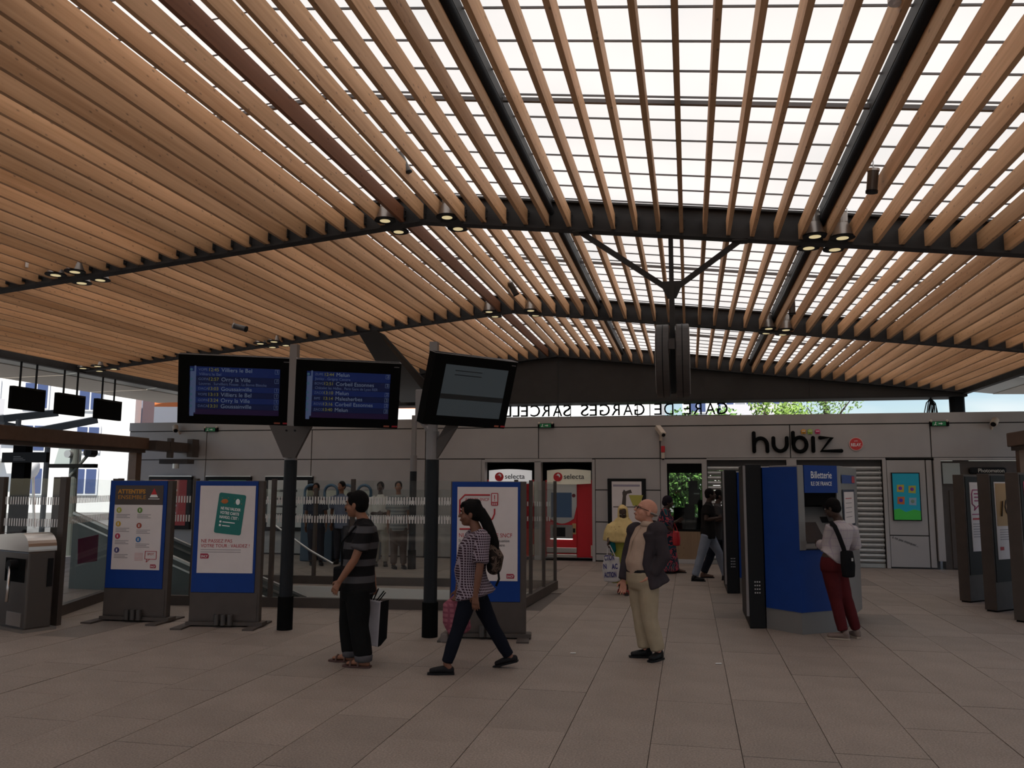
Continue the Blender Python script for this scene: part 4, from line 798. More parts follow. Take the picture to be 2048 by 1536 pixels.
# ---- brown poster totems at the right
def totem(x, y, lab, kind):
    t = thing('poster_totem', lab, 'poster totem', (x, y, 0), 0, group='brown poster totems')
    e = Vector((.74, .67, 0)).normalized(); n = Vector((e.y, -e.x, 0)); k = -n; H = 1.98; W = 1.0
    def pt(s, d, z): return e*s+k*d+Vector((0, 0, z))
    def slab(s0, s1, z0, z1, d0, d1, nm, m, par=t, bev=0):
        q = [pt(s0, d0, z0), pt(s1, d0, z0), pt(s1, d0, z1), pt(s0, d0, z1), pt(s0, d1, z0), pt(s1, d1, z0), pt(s1, d1, z1), pt(s0, d1, z1)]
        return MB().add(q, [(0,3,2,1),(4,5,6,7),(0,1,5,4),(1,2,6,5),(2,3,7,6),(3,0,4,7)]).build(nm, m, par, world=False, bevel=bev, fix=True)
    slab(0, W, .02, H, 0, .18, 'casing', BROWN, bev=.006); slab(.02, W-.02, 0, .025, .02, .16, 'foot', BLACKM)
    fr = slab(.03, W-.05, .42, H-.03, -.008, .004, 'display_frame', BLACK)
    if kind == 0:
        p = slab(.13, W-.15, .78, 1.86, -.012, -.006, 'poster', PAPER, fr); MM = mat('magenta_ink', (.30, .02, .12))
        mb = MB().path([pt(.62, -.016, 1.74), pt(.2, -.016, 1.74), pt(.17, -.016, 1.68), pt(.17, -.016, 1.52), pt(.24, -.016, 1.48), pt(.22, -.016, 1.42), pt(.33, -.016, 1.49), pt(.65, -.016, 1.50)], .008, 6); mb.build('bubble', MM, fr, world=False)
        for i in range(3): slab(.24, .52-.04*i, 1.56+i*.055, 1.58+i*.055, -.016, -.012, 'bubble_line', MM, fr)
        slab(.16, .75, 1.35, 1.365, -.016, -.01, 'rule', MM, fr); slab(.17, .62, 1.27, 1.30, -.016, -.012, 'title_line', REDINK, fr)
        for i in range(6): slab(.17, .68-.05*(i % 3), 1.0+i*.04, 1.012+i*.04, -.015, -.012, 'small_print', SM, fr)
    elif kind == 1:
        slab(.10, W-.12, .74, 1.86, -.012, -.006, 'poster', PAPER, fr); slab(.12, W-.14, 1.22, 1.84, -.015, -.011, 'poster_picture', mat('poster_ochre', (.42, .25, .10)), fr)
        mb = MB().path([pt(.46+.12*math.cos(q/10*PI*2), -.018, 1.50+.13*math.sin(q/10*PI*2)) for q in range(11)], .012, 6).bar(pt(.24, -.018, 1.36), pt(.28, -.018, 1.58), .05, .006); mb.build('picture_figure', BROWN, fr, world=False)
        for i in range(5): slab(.18, .66, 1.02+i*.035, 1.03+i*.035, -.015, -.012, 'small_print', SM, fr)
        slab(.16, .25, .87, .92, -.016, -.012, 'logo', REDINK, fr)
    else:
        slab(.10, W-.12, .74, 1.86, -.012, -.006, 'poster', mat('pink_poster', (.5, .05, .12)), fr); slab(.10, W-.12, .74, 1.3, -.014, -.011, 'poster_text', PAPER, fr)
    return t
totem(4.235, 14.38, 'brown poster totem with a magenta speech bubble, farthest of the row', 0)
totem(4.283, 13.387, 'brown poster totem with an orange picture, middle of the row', 1)
totem(4.335, 12.42, 'brown poster totem cut by the right picture edge', 2)
# unseen wall added behind the camera to cut low sky light
rw = MB().box((-15, -8.3, 0), (9, -8.0, 3.45)); tag(rw.build('wall_rear_added', GREY), 'unseen grey wall added behind the viewer to cut low light', kind='structure')
# ---- downlights hung in fours at the beams
LAMPB = mat('lamp_body', (.30, .27, .25), .35, .7); GLOW = mat('lamp_glow', (.9, .8, .5), emit=(1.0, .82, .45), estr=.5)
def lamp_proto():
    t = thing('downlight')
    MB().cyl((0, 0, .13), (0, 0, .27), .065, n=18).build('driver', LAMPB, t, world=False)
    MB().cyl((0, 0, 0), (0, 0, .15), .12, .07, n=24, cap=False).build('reflector', LAMPB, t, world=False, smooth=True)
    MB().cyl((0, 0, -.012), (0, 0, .004), .135, n=24).build('rim', BLACK, t, world=False)
    MB().cyl((0, 0, -.016), (0, 0, -.011), .065, n=20).build('light_disc', GLOW, t, world=False)
    MB().path([(.06, 0, .2), (.06, 0, .32), (-.02, 0, .34), (-.02, 0, .30)], .006, 6).build('hook', ALU, t, world=False)
    return t
lp = lamp_proto(); first = True
names = {9.8: 'nearest', 15.38: 'middle'}
for by in (9.8, 15.38):
    for cname, xx in (('at the ridge', (-3.67, -2.86)), ('right of centre', (1.44, 1.73)), ('left of the ridge', (-8.42, -8.12)), ('by the left eave', (-12.5, -12.15))):
        if by < 10 and 'eave' in cname: continue
        for sd_, dy in (('before', -.25), ('behind', .25)):
            for j, x in enumerate(xx):
                o = lp if first else copy_tree(lp); first = False
                o.location = (x, by+dy, zb(x)+(.03 if dy < 0 else .04))
                tag(o, 'glowing downlight %s the %s steel beam %s, %s of its pair' % (sd_, names[by], cname, ('left', 'right')[j]), 'ceiling light', 'downlights hung along the steel beams')
# ---- cylindrical hanging spots
def hang_cyl(px, py, Y, d, lab, L=.26, R=.05):
    p = at(px, py, Y); t = thing('hanging_spotlight', lab, 'spotlight', tuple(p), group='small cylindrical spots hung from the slats'); d = Vector(d).normalized()
    MB().cyl(p-d*L/2, p+d*L/2, R, n=16).build('barrel', mat('spot_grey', (.10, .09, .085), .3, .6), t, smooth=False)
    MB().cyl(p-d*(L/2+.004), p-d*(L/2-.02), R*1.12, n=16).build('collar', ALU, t); MB().cyl(p+d*(L/2-.02), p+d*(L/2+.004), R*1.1, n=16).build('lens', BLACK, t)
    q = p-d*L/2; top = Vector((q.x, q.y, zb(q.x)+.3)); MB().path([q, q+Vector((0, 0, .08)), top], .006, 6).build('hook', ALU, t)
hang_cyl(805, 325, 8.3, (.35, .25, -.8), 'silver cylindrical spot hung left of the ridge in the nearest bay')
hang_cyl(1745, 362, 8.0, (-.1, .1, -1), 'dark cylindrical spot hung at the right in the nearest bay', .22)
hang_cyl(1026, 577, 13.6, (.4, .3, -.8), 'silver cylindrical spot hung near the ridge in the second bay')
hang_cyl(1584, 612, 13.5, (0, .1, -1), 'dark cylindrical spot hung at the right in the second bay')
hang_cyl(480, 655, 13.5, (.9, .1, -.25), 'slanting cylindrical spot under the slats left of the screens')
p = at(55, 512, 9.2); t = thing('smoke_detector', 'small white detector under the slats at the far left', 'detector', tuple(p)); MB().cyl(p, p+Vector((0, 0, .05)), .06, n=16).build('body', WHITE, t); MB().cyl(p+Vector((0, 0, .05)), (p.x, p.y, zb(p.x)+.06), .02, n=8).build('stem', WHITE, t)
p = at(1797, 4, 5.0); t = thing('smoke_detector', 'white round detector at the top edge of the picture', 'detector', tuple(p)); MB().cyl(p, p+Vector((0, 0, .05)), .06, n=16).build('body', WHITE, t); MB().cyl(p+Vector((0, 0, .05)), (p.x, p.y, zb(p.x)+.06), .03, n=8).build('stem', WHITE, t)
# ---- station clock seen edge-on, hung on struts
ck = thing('hanging_clock', 'large double dark drum clock seen edge-on under the nearest beam', 'clock', (-.155, 9.8, 2.8)); cxx, czz = -.155, 3.23
DR = mat('drum_brown', (.05, .042, .04), .5)
for sx in (-1, 1):
    a, b = cxx+sx*.035, cxx+sx*.19
    MB().cyl((a, 9.8, czz), (b, 9.8, czz), .43, n=48).build('drum', DR, ck, bevel=.012)
    MB().cyl((cxx+sx*.105, 9.8, czz), (cxx+sx*.115, 9.8, czz), .434, n=48).build('drum_seam', BLACK, ck)
    MB().cyl((b, 9.8, czz), (b+sx*.004, 9.8, czz), .39, n=48).build('dial', WHITE, ck)
MB().box((cxx-.03, 9.74, 2.85), (cxx+.03, 9.86, 4.12)).build('post', STEEL, ck); MB().box((cxx-.04, 9.35, 3.30), (cxx+.03, 9.40, 3.42)).build('terminal_box', GREYD, ck)
MB().ext([(-.14, .10), (.14, .10), (.05, -.10), (-.05, -.10)], (cxx, 9.77, 4.08), (1, 0, 0), (0, 0, 1), (0, 1, 0), .06).build('node_plate', STEEL, ck)
for x in (-1.24, .64): MB().bar((cxx+(.09 if x > 0 else -.09), 9.8, 4.13), (x, 9.8, zb(x)-.0), .05, .06).build('strut', STEEL, ck); MB().box((x-.09, 9.72, zb(x)-.02), (x+.09, 9.88, zb(x)+.0)).build('end_plate', STEEL, ck)
MB().bar((cxx, 9.8, 4.1), (cxx, 9.8, zb(cxx)), .055, .055).build('strut', STEEL, ck)
# ---- black hanging panels outside the left eave
for i, (y0, y1) in enumerate(((13.50, 14.36), (14.67, 15.50), (15.83, 16.68))):
    t = thing('hanging_sign', ('nearest', 'middle', 'farthest')[i] + ' of the three black panels hung at the left eave', 'sign', (-12.72, y0, 3.2), group='black panels hung on rods at the left eave')
    MB().box((-12.76, y0, 3.21), (-12.68, y1, 3.63)).build('panel', BLACKM, t, bevel=.01); MB().box((-12.77, y0+.02, 3.61), (-12.67, y1-.02, 3.65)).build('top_rail', BLACK, t)
    for f in (.25, .72): MB().cyl((-12.72, y0+(y1-y0)*f, 3.62), (-12.72, y0+(y1-y0)*f, zb(XL)+.0), .02, n=8).build('rod', ANTHR, t)
# ================================================================== BEYOND THE STATION
WB = mat('white_render', (.88, .88, .86), .8); PANE = mat('window_blue', (.07, .10, .22), .2); FRM = mat('window_white', (.75, .77, .82), .6); ORG = mat('orange_render', (.72, .22, .07), .8); BAL = mat('balcony_grey', (.6, .6, .63), .7); SLT = mat('grey_render', (.25, .27, .33), .8)
def building(name, lab, X, Y, W, D, H, wallm, wins, rot=0.0, win=(1.3, 1.6), bal=None, roofm=None, base=None):
    t = thing(name, lab, 'building', (X, Y, 0), rot)
    MB().box((-W/2, 0, -.1), (W/2, D, H)).build('wall', wallm, t, world=False); MB().box((-W/2-.3, -.4, H), (W/2+.3, D+.3, H+.4)).build('roof', roofm or BAL, t, world=False)
    fm = MB().box((-win[0]/2-.12, -.10, -.12), (win[0]/2+.12, .02, win[1]+.12)).mesh('window'); fm.materials.append(FRM)
    pm = MB().box((-win[0]/2, -.13, 0), (-.05, -.08, win[1])).box((.05, -.13, 0), (win[0]/2, -.08, win[1])).mesh('pane'); pm.materials.append(PANE)
    for x, z in wins:
        o = bpy.data.objects.new('window', fm); C.objects.link(o); o.parent = t; o.location = (x, 0, z)
        q = bpy.data.objects.new('pane', pm); C.objects.link(q); q.parent = o
    for (x0, x1, z) in bal or []:
        b = MB().box((x0, -1.1, z-.15), (x1, 0, z)).build('balcony', WB, t, world=False); MB().box((x0, -1.12, z), (x1, -1.08, z+1.0)).build('railing', BAL, b, world=False)
    if base: MB().box((-W/2-.05, -.05, base[0]), (W/2+.05, 0, base[1])).build('band', WB, t, world=False)
    return t
building('apartment_block', 'white apartment block with blue windows at the left', -46.2, 44, 22, 10, 14, WB, [(x, z) for z in (1.2, 4.0, 6.8, 9.6) for x in (-9, -6.2, -3.4, -.6, 2.2, 5.0, 8.2)], rot=math.radians(34), bal=[(-10, -4.6, 3.4), (-2, 3.4, 6.2), (-10, -4.6, 6.2), (-2, 3.4, 3.4), (-10, 3.4, .8)])
building('narrow_block', 'slim slate-blue block beside the orange building', -46.0, 61, 2.6, 5, 17, SLT, [(0, 7.5), (0, 10.5)], rot=math.radians(25))
building('orange_house', 'orange rendered building between the departure screens', -35.0, 74, 33, 10, 19, ORG, [(x, z) for z in (9.8, 13.4) for x in (-12, -5, 2.5, 10.5)], rot=math.radians(14), base=(7.0, 9.2))
building('white_block', 'bright white block behind the reversed station sign', -9.2, 62, 14.5, 12, 22, WB, [(x, z) for z in (8.1, 11.5) for x in (-3.8, -1.5, 2.2, 4.2)], win=(1.0, 1.4))
building('tower_block', 'tall white tower with balconies right of the clock', 4.3, 75, 9.5, 12, 30, WB, [(x, z) for z in (8.4, 11.4, 14.4) for x in (-3.4, -1, 1.4, 3.6)], bal=[(-1.5, 4.7, z) for z in (7.9, 10.9, 13.9)])
BARK = mat('bark', (.10, .075, .055), .9); 
def leafmat(n, c): 
    m = mat(n, c, .6, var=.35, vscale=1.2); return m
def tree(lab, X, Y, H, R, c, seed, n=5200, low=.3):
    rs = random.Random(seed); t = thing('tree', lab, 'tree', (X, Y, 0), group='trees beyond the station')
    tr = MB().path([(0, 0, -.1), (.08, 0, H*.3), (-.05, .05, H*.55), (0, 0, H*.8)], [.22, .17, .11, .04], 8)
    blobs = []
    for k in range(16):
        a = rs.random()*2*PI; rr = R*rs.uniform(.15, .8); z = H*rs.uniform(low+.12, .92); e = Vector((rr*math.cos(a), rr*math.sin(a), z)); blobs.append((e, R*rs.uniform(.28, .5)))
        tr.path([(0, 0, z*.6), e*.6+Vector((0, 0, z*.3)), e], [.07, .045, .015], 5)
    tr.build('trunk', BARK, t, world=False); lf = MB()
    for k in range(n):
        e, r_ = rs.choice(blobs); d = Vector((rs.gauss(0, 1), rs.gauss(0, 1), rs.gauss(0, 1))).normalized()*r_*rs.random()**.4; p = e+d
        u = Vector((rs.gauss(0, 1), rs.gauss(0, 1), rs.gauss(0, 1))).normalized(); v = u.orthogonal().normalized(); s = rs.uniform(.06, .12)
        lf.add([p-u*s, p+v*s*.5, p+u*s, p-v*s*.5], [(0, 1, 2, 3)])
    o = lf.build('foliage', leafmat('leaf_%d' % seed, c), t, world=False); o['kind'] = 'stuff'
tree('leafy green tree seen through the shop window', at(1370, 960, 31).x, 31, 4.1, 2.6, (.14, .28, .06), 3, 14000, low=.08, )
tree('yellow-green tree above the wall right of the tower', at(1550, 815, 34).x, 34, 5.5, 1.45, (.20, .32, .06), 4, 2600)
tree('thin tree reaching into the sky above the hubiz letters', at(1650, 815, 40).x, 40, 6.6, 2.0, (.15, .25, .06), 5, 1500)
tree('low tree top under the blue sky behind the sign', at(1315, 825, 52).x, 52, 6.3, 1.4, (.12, .2, .05), 6, 2500)
# mast and signs beyond the left barrier
t = thing('platform_sign', 'dark platform sign on a black post beyond the left barrier', 'sign', (-16.2, 15.5, 0)); p = at(46, 900, 15.5)
MB().box((p.x-.16, 15.4, 0), (p.x+.16, 15.6, 3.0)).build('post', BLACKM, t); a, b = at(8, 905, 15.35), at(95, 925, 15.35); MB().box((a.x, 15.3, b.z), (b.x, 15.4, a.z)).build('board', BLACK, t)
for k in range(3): MB().box((a.x+.3, 15.292, b.z+.05+k*.035), (a.x+.6-.06*k, 15.3, b.z+.06+k*.035)).build('print_line', mat('dim_print', (.3, .3, .3)), t)
t = thing('signal_mast', 'grey railway signal mast with angled arm and hood at the left', 'mast', (-17.5, 19.0, 0)); p = at(148, 930, 19.0)
MB().cyl((p.x, 19, -.1), (p.x, 19, 3.05), .13, .10, n=14).build('mast', mat('mast_grey', (.10, .11, .10), .6), t); a, b = at(105, 893, 19), at(140, 928, 19)
MB().ext([(0, 0), (b.x-a.x, 0), (b.x-a.x, a.z-b.z), (.12, a.z-b.z)], (a.x, 19.1, b.z), (1, 0, 0), (0, 0, 1), (0, 1, 0), .3).build('hood', mat('pale_green_grey', (.40, .46, .44), .5), t)
a, b = at(102, 928, 18.9), at(193, 934, 18.9); MB().box((a.x, 18.8, b.z-.02), (b.x, 18.95, a.z)).build('platform', BLACKM, t); q = at(180, 905, 18.9); MB().cyl((p.x, 18.9, 2.0), q, .04, n=8).build('arm', mat('mast_grey'), t); MB().cyl(q+Vector((0, -.1, 0)), q+Vector((0, .15, 0)), .12, n=14).build('lamp', BLACK, t)
q = at(140, 908, 18.9); MB().cyl(q+Vector((0, -.1, 0)), q+Vector((0, .1, 0)), .1, n=14).build('lamp', ALU, t)
t = thing('satellite_dish', 'white satellite dish on the apartment balcony at the left', 'dish', tuple(at(66, 940, 30))); p = at(66, 940, 30); MB().ell(p, (.18, .3, .42), 16, 8, Matrix.Rotation(.35, 3, 'Y')).build('dish', WHITE, t, smooth=True); MB().cyl(p, (p.x, p.y+.3, -.1), .05, n=8).build('stem', ALU, t)
for i, (pa, pb) in enumerate((((0, 838), (110, 826)), ((0, 850), (95, 868)), ((60, 865), (190, 840)))):
    a, b = at(*pa, 22.0), at(*pb, 24.0); t = thing('canopy_beam', ('upper', 'lower', 'slanting')[i] + ' dark canopy beam of the platform roof beyond the left barrier', 'beam', tuple(a), group='platform roof beams')
    MB().bar(a, b, .3, .22).build('girder', ANTHR, t); MB().cyl((a.x+.5, a.y+.2, -.1), (a.x+.5, a.y+.2, a.z), .08, n=10).build('support', ANTHR, t)
# ================================================================== PEOPLE
def solid(mb, voxel, smooth=6, fold=0.0, seed=0):          # one continuous surface from overlapping tubes
    m = mb.mesh('body'); b = bmesh.new(); b.from_mesh(m); bmesh.ops.recalc_face_normals(b, faces=b.faces); b.to_mesh(m); b.free()
    o = bpy.data.objects.new('tmp', m); C.objects.link(o)
    r = o.modifiers.new('r', 'REMESH'); r.mode = 'VOXEL'; r.voxel_size = voxel
    if smooth: q = o.modifiers.new('s', 'SMOOTH'); q.iterations = smooth; q.factor = .5
    dg = bpy.context.evaluated_depsgraph_get(); me = bpy.data.meshes.new_from_object(o.evaluated_get(dg))
    bpy.data.objects.remove(o); bpy.data.meshes.remove(m)
    if fold:
        ns = [v.normal.copy() for v in me.vertices]
        for v, n in zip(me.vertices, ns):
            p = v.co; k = noise.noise(Vector((p.x*9+seed, p.y*9, p.z*5+2*math.sin(p.x*7)))) + .5*noise.noise(Vector((p.x*20, p.y*20+seed, p.z*13)))
            v.co = p + n*(fold*k)
    me.polygons.foreach_set('use_smooth', [True]*len(me.polygons)); return me
def put(me, name, m, parent, off):
    for v in me.vertices: v.co = v.co - off
    me.materials.clear(); me.materials.append(m); o = bpy.data.objects.new(name, me); C.objects.link(o); o.parent = parent; o['_o'] = list(off); return o
SKIN = {k: mat('skin_'+k, c, .5, spec=.35, var=.06, vscale=14) for k, c in dict(tan=(.24, .105, .06), brown=(.165, .07, .042), pale=(.50, .235, .16), dark=(.055, .03, .022)).items()}
HAIR = mat('black_hair', (.006, .005, .005), .75, spec=.08, bump=.3, bscale=60, stretch=(1, 1, .25)); HAIRG = mat('grey_hair', (.30, .26, .24), .6, bump=.4, bscale=90)
EYEW = mat('eye_white', (.6, .57, .53), .3); LIP = mat('lips', (.20, .06, .05), .5)
def lerp(a, b, t): return a+(b-a)*t
def head_parts(mb, H, up, f, s, jaw=1.0):
    l = up.cross(f).normalized(); M = Matrix((f, l, up)).transposed()
    def q(a, b, c): return H + (f*a + l*b + up*c)*s
    mb.ell(q(-.012, 0, .032), (.098*s, .076*s, .092*s), 18, 12, M); mb.ell(q(.022, 0, -.035), (.068*s, .062*s, .075*s), 16, 10, M)
    mb.ell(q(.048, 0, -.078), (.036*s, .036*s*jaw, .03*s), 12, 8, M); mb.ell(q(.070, 0, .028), (.02*s, .05*s, .018*s), 10, 8, M)
    mb.loft([q(.084, 0, .022), q(.100, 0, -.008), q(.106, 0, -.024)], [(.009*s, .009*s), (.011*s, .011*s), (.015*s, .011*s)], l, 8)
    mb.ell(q(.088, 0, -.054), (.011*s, .026*s, .013*s), 8, 6, M)
    for sg in (-1, 1):
        mb.ell(q(-.012, sg*.078, -.012), (.019*s, .008*s, .032*s), 10, 8, M); mb.ell(q(.045, sg*.042, -.03), (.035*s, .024*s, .03*s), 10, 8, M)
    return q, l, M
def face_details(parent, off, q, l, M, s, skin, brows=True, must=False):
    for sg in (-1, 1):
        e = MB().ell(q(.083, sg*.031, .010), (.008*s, .014*s, .007*s), 10, 7, M).build('eye', EYEW, parent, smooth=True)
        MB().ell(q(.0905, sg*.031, .010), (.003*s, .0065*s, .0065*s), 8, 6, M).build('iris', BLACK, e, smooth=True)
        if brows: MB().loft([q(.087, sg*.012, .030), q(.090, sg*.030, .034), q(.078, sg*.048, .028)], [.0045*s]*3, l, 6).build('eyebrow', HAIR, parent, smooth=True)
    MB().ell(q(.097, 0, -.056), (.004*s, .022*s, .006*s), 10, 6, M).build('lips', LIP, parent, smooth=True)
    if must: MB().loft([q(.090, -.028, -.046), q(.101, 0, -.040), q(.090, .028, -.046)], [.007*s, .009*s, .007*s], l, 8).build('moustache', HAIR, parent, smooth=True)
def hand(mb, W, d, n, s, curl=.5, thumb=1):                 # wrist point, pointing direction, palm normal
    d = d.normalized(); n = (n-d*n.dot(d)).normalized(); w = d.cross(n)*thumb
    mb.loft([W-d*.01*s, W+d*.035*s, W+d*.085*s], [(.026*s, .019*s), (.036*s, .016*s), (.040*s, .013*s)], w, 12, .5)
    for i, (o, L) in enumerate(((.033, .072), (.011, .082), (-.011, .076), (-.033, .060))):
        b = W+d*.082*s+w*o*s; a1 = curl*.6; d1 = (d*math.cos(a1)+n*math.sin(a1)+w*o*2.2).normalized(); m1 = b+d1*L*.5*s; a2 = curl*1.5; d2 = (d*math.cos(a2)+n*math.sin(a2)+w*o*1.6).normalized()
        mb.loft([b-d*.015*s, m1, m1+d2*L*.5*s], [.0095*s, .0088*s, .007*s], w, 8, .8)
    t0 = W+d*.02*s+w*.028*s; t1 = t0+(w*.75+d*.7+n*.2).normalized()*.042*s; t2 = t1+(w*.15+d*.9+n*.45).normalized()*.034*s
    mb.loft([t0, t1, t2], [.014*s, .011*s, .008*s], n, 8, .8)
def person(label, root_px, Yr, J, f, spec, group=None):
    """J: joints in world coordinates; f: facing; spec: radii and clothes."""
    f = Vector(f).normalized(); L = Vector((0, 0, 1)).cross(f); s = spec.get('s', 1.0); vox = spec.get('vox', .006); cv = spec.get('cvox', .011)
    base = (J['AL']+J['AR'])/2; base = Vector((base.x, base.y, 0)); off = base
    t = thing('person', label, 'person', tuple(base), group=group); skin = SKIN[spec['skin']]
    b = MB(); hf = Vector(spec.get('hf', f)).normalized(); up = Vector(spec.get('up', (0, 0, 1))); up = (up-hf*up.dot(hf)).normalized()
    q, l, M = head_parts(b, J['H'], up, hf, s*spec.get('hs', 1.0)); hs = s*spec.get('hs', 1.0)
    b.loft([J['H']-up*.06*s-hf*.02*s, lerp(J['H'], J['N'], .62), J['N'], J['N']-Vector((0, 0, .05))], [.052*s, .052*s, .060*s, .07*s], L, 14)
    sh = (J['SL']+J['SR'])/2; bt = spec.get('belly', 0)
    b.loft([J['P']-Vector((0, 0, .04)), J['P']+Vector((0, 0, .06)), J['Wst']+f*bt*.3, J['C']+f*bt*.15, sh, J['N']-Vector((0, 0, .02))], [(.15*s, .10*s), (.16*s, .11*s), (.14*s, .10*s+bt*.4), (.155*s, .11*s+bt*.2), (.15*s, .085*s), (.07*s, .06*s)], L, 20)
    for k in 'LR':
        S_, E_, W_, Hp, K_, A_ = (J[n+k] for n in ('S', 'E', 'W', 'H', 'K', 'A'))
        b.loft([S_, lerp(S_, E_, .5), E_, lerp(E_, W_, .3), W_], [.054*s, .047*s, .040*s, .041*s, .027*s], L, 12)
        hd = spec.get('hand'+k, (W_-E_)); nn = spec.get('palm'+k, f*.4-(L if k == 'L' else -L)); hand(b, W_, Vector(hd), Vector(nn), s, spec.get('curl'+k, .5), spec.get('thumb'+k, 1))
        b.loft([Hp, lerp(Hp, K_, .5), K_, lerp(K_, A_, .35), A_], [.085*s, .075*s, .056*s, .056*s, .036*s], L, 14)
        T_ = J['T'+k]; dirf = (T_-A_); dirf.z = 0; dirf.normalize()
        heel = J.get('Q'+k) or Vector((A_.x-dirf.x*.04, A_.y-dirf.y*.04, .035))
        b.loft([A_, lerp(A_, heel, .6), heel+(T_-heel)*.15], [.036*s, .036*s, .034*s], L, 10); b.loft([heel, lerp(heel, T_, .55)+Vector((0, 0, .012)), T_-(T_-heel)*.08], [(.03*s, .03*s), (.038*s, .028*s), (.036*s, .016*s)], Vector((0, 0, 1)).cross(dirf), 12)
        J['heel'+k] = heel
    bo = put(solid(b, vox, 3), 'body', skin, t, off)
    face_details(t, off, q, l, M, hs, skin, spec.get('brows', True), spec.get('must', False))
    # hair
    hr = spec.get('hair')
    if hr:
        h = MB(); h.ell(q(-.020, 0, .042), (.098*hs, .084*hs, .094*hs), 18, 12, M); h.ell(q(-.05, 0, -.0), (.062*hs, .080*hs, .075*hs), 14, 10, M)
        for sg in (-1, 1): h.ell(q(.012, sg*.062, .045), (.045*hs, .020*hs, .05*hs), 10, 8, M)
        if hr != 'crop': h.ell(q(.045, 0, .092), (.045*hs, .066*hs, .028*hs), 12, 8, M)
        for ex in spec.get('hair_extra', []): h.loft(*ex)
        put(solid(h, max(vox, .008), 3, .004, 3), 'hair', spec.get('hairm', HAIR), t, off)
    # clothes
    for g in spec['clothes']: g(t, off, J, f, L, s, cv, q)
    return t
def shirt(mt, hem=None, inflate=.018, sleeve=.55, belly=0, flare=0.0, name='shirt', collar=True, shift=0.0, fold=.005, shy=0.0):
    def g(t, off, J, f, L, s, cv, q):
        b = MB(); sh = (J['SL']+J['SR'])/2; hm = hem if hem is not None else J['P']-Vector((0, 0, .08)); sf = -f*shift; i = inflate
        b.loft([hm+sf, J['P']+Vector((0, 0, .05))+sf, J['Wst']+f*belly*.35+sf, J['C']+f*belly*.15+sf, sh+Vector((0, 0, .01))+sf, J['N']-Vector((0, 0, .01))+sf*.5],
               [(.165*s+i+flare, .115*s+i+belly*.3+flare), (.165*s+i, .118*s+i+belly*.35), (.148*s+i, .105*s+i+belly*.45), (.162*s+i, .116*s+i+belly*.2), (.152*s+i, .09*s+i+shy), (.072*s, .062*s)], L, 24, .15)
        for k in 'LR':
            S_, E_, W_ = J['S'+k], J['E'+k], J['W'+k]
            if sleeve > 0:
                if sleeve <= 1: P_ = [lerp(sh, S_, .75), S_, lerp(S_, E_, sleeve*.5), lerp(S_, E_, sleeve)]; R_ = [.066*s+i, .062*s+i, .058*s+i, .056*s+i*1.3]
                else: P_ = [lerp(sh, S_, .75), S_, lerp(S_, E_, .5), E_, lerp(E_, W_, (sleeve-1)*.5), lerp(E_, W_, sleeve-1)]; R_ = [.066*s+i, .060*s+i, .052*s+i, .048*s+i, .045*s+i, .036*s+i]
                b.loft(P_, R_, L, 14, .2)
        if collar: b.loft([J['N']-Vector((0, 0, .03)), J['N']+Vector((0, 0, .022))], [(.082*s, .075*s), (.068*s, .066*s)], L, 16, .1)
        return put(solid(b, cv, 4, fold, 1), name, mt, t, off)
    return g
def trousers(mt, loose=.0, low=1.0, hem=0.0, name='trousers', top=.07, fold=.006, topr=0.0):
    def g(t, off, J, f, L, s, cv, q):
        b = MB(); i = .014+loose; b.loft([J['P']-Vector((0, 0, .09)), J['P']-Vector((0, 0, .02)), J['P']+Vector((0, 0, top))], [(.155*s+i, .115*s+i), (.165*s+i+topr*.5, .122*s+i+topr*.5), (.155*s+i*.6+topr, .112*s+i*.6+topr)], L, 22, .2)
        for k in 'LR':
            Hp, K_, A_ = J['H'+k], J['K'+k], J['A'+k]; E_ = lerp(K_, A_, low)
            b.loft([Hp+Vector((0, 0, .02)), lerp(Hp, K_, .5), K_, lerp(K_, E_, .5), E_], [.092*s+i, .080*s+i, .062*s+i, .056*s+i*1.15, .046*s+i*1.2+hem], L, 16, .15)
        return put(solid(b, cv, 4, fold, 5), name, mt, t, off)
    return g
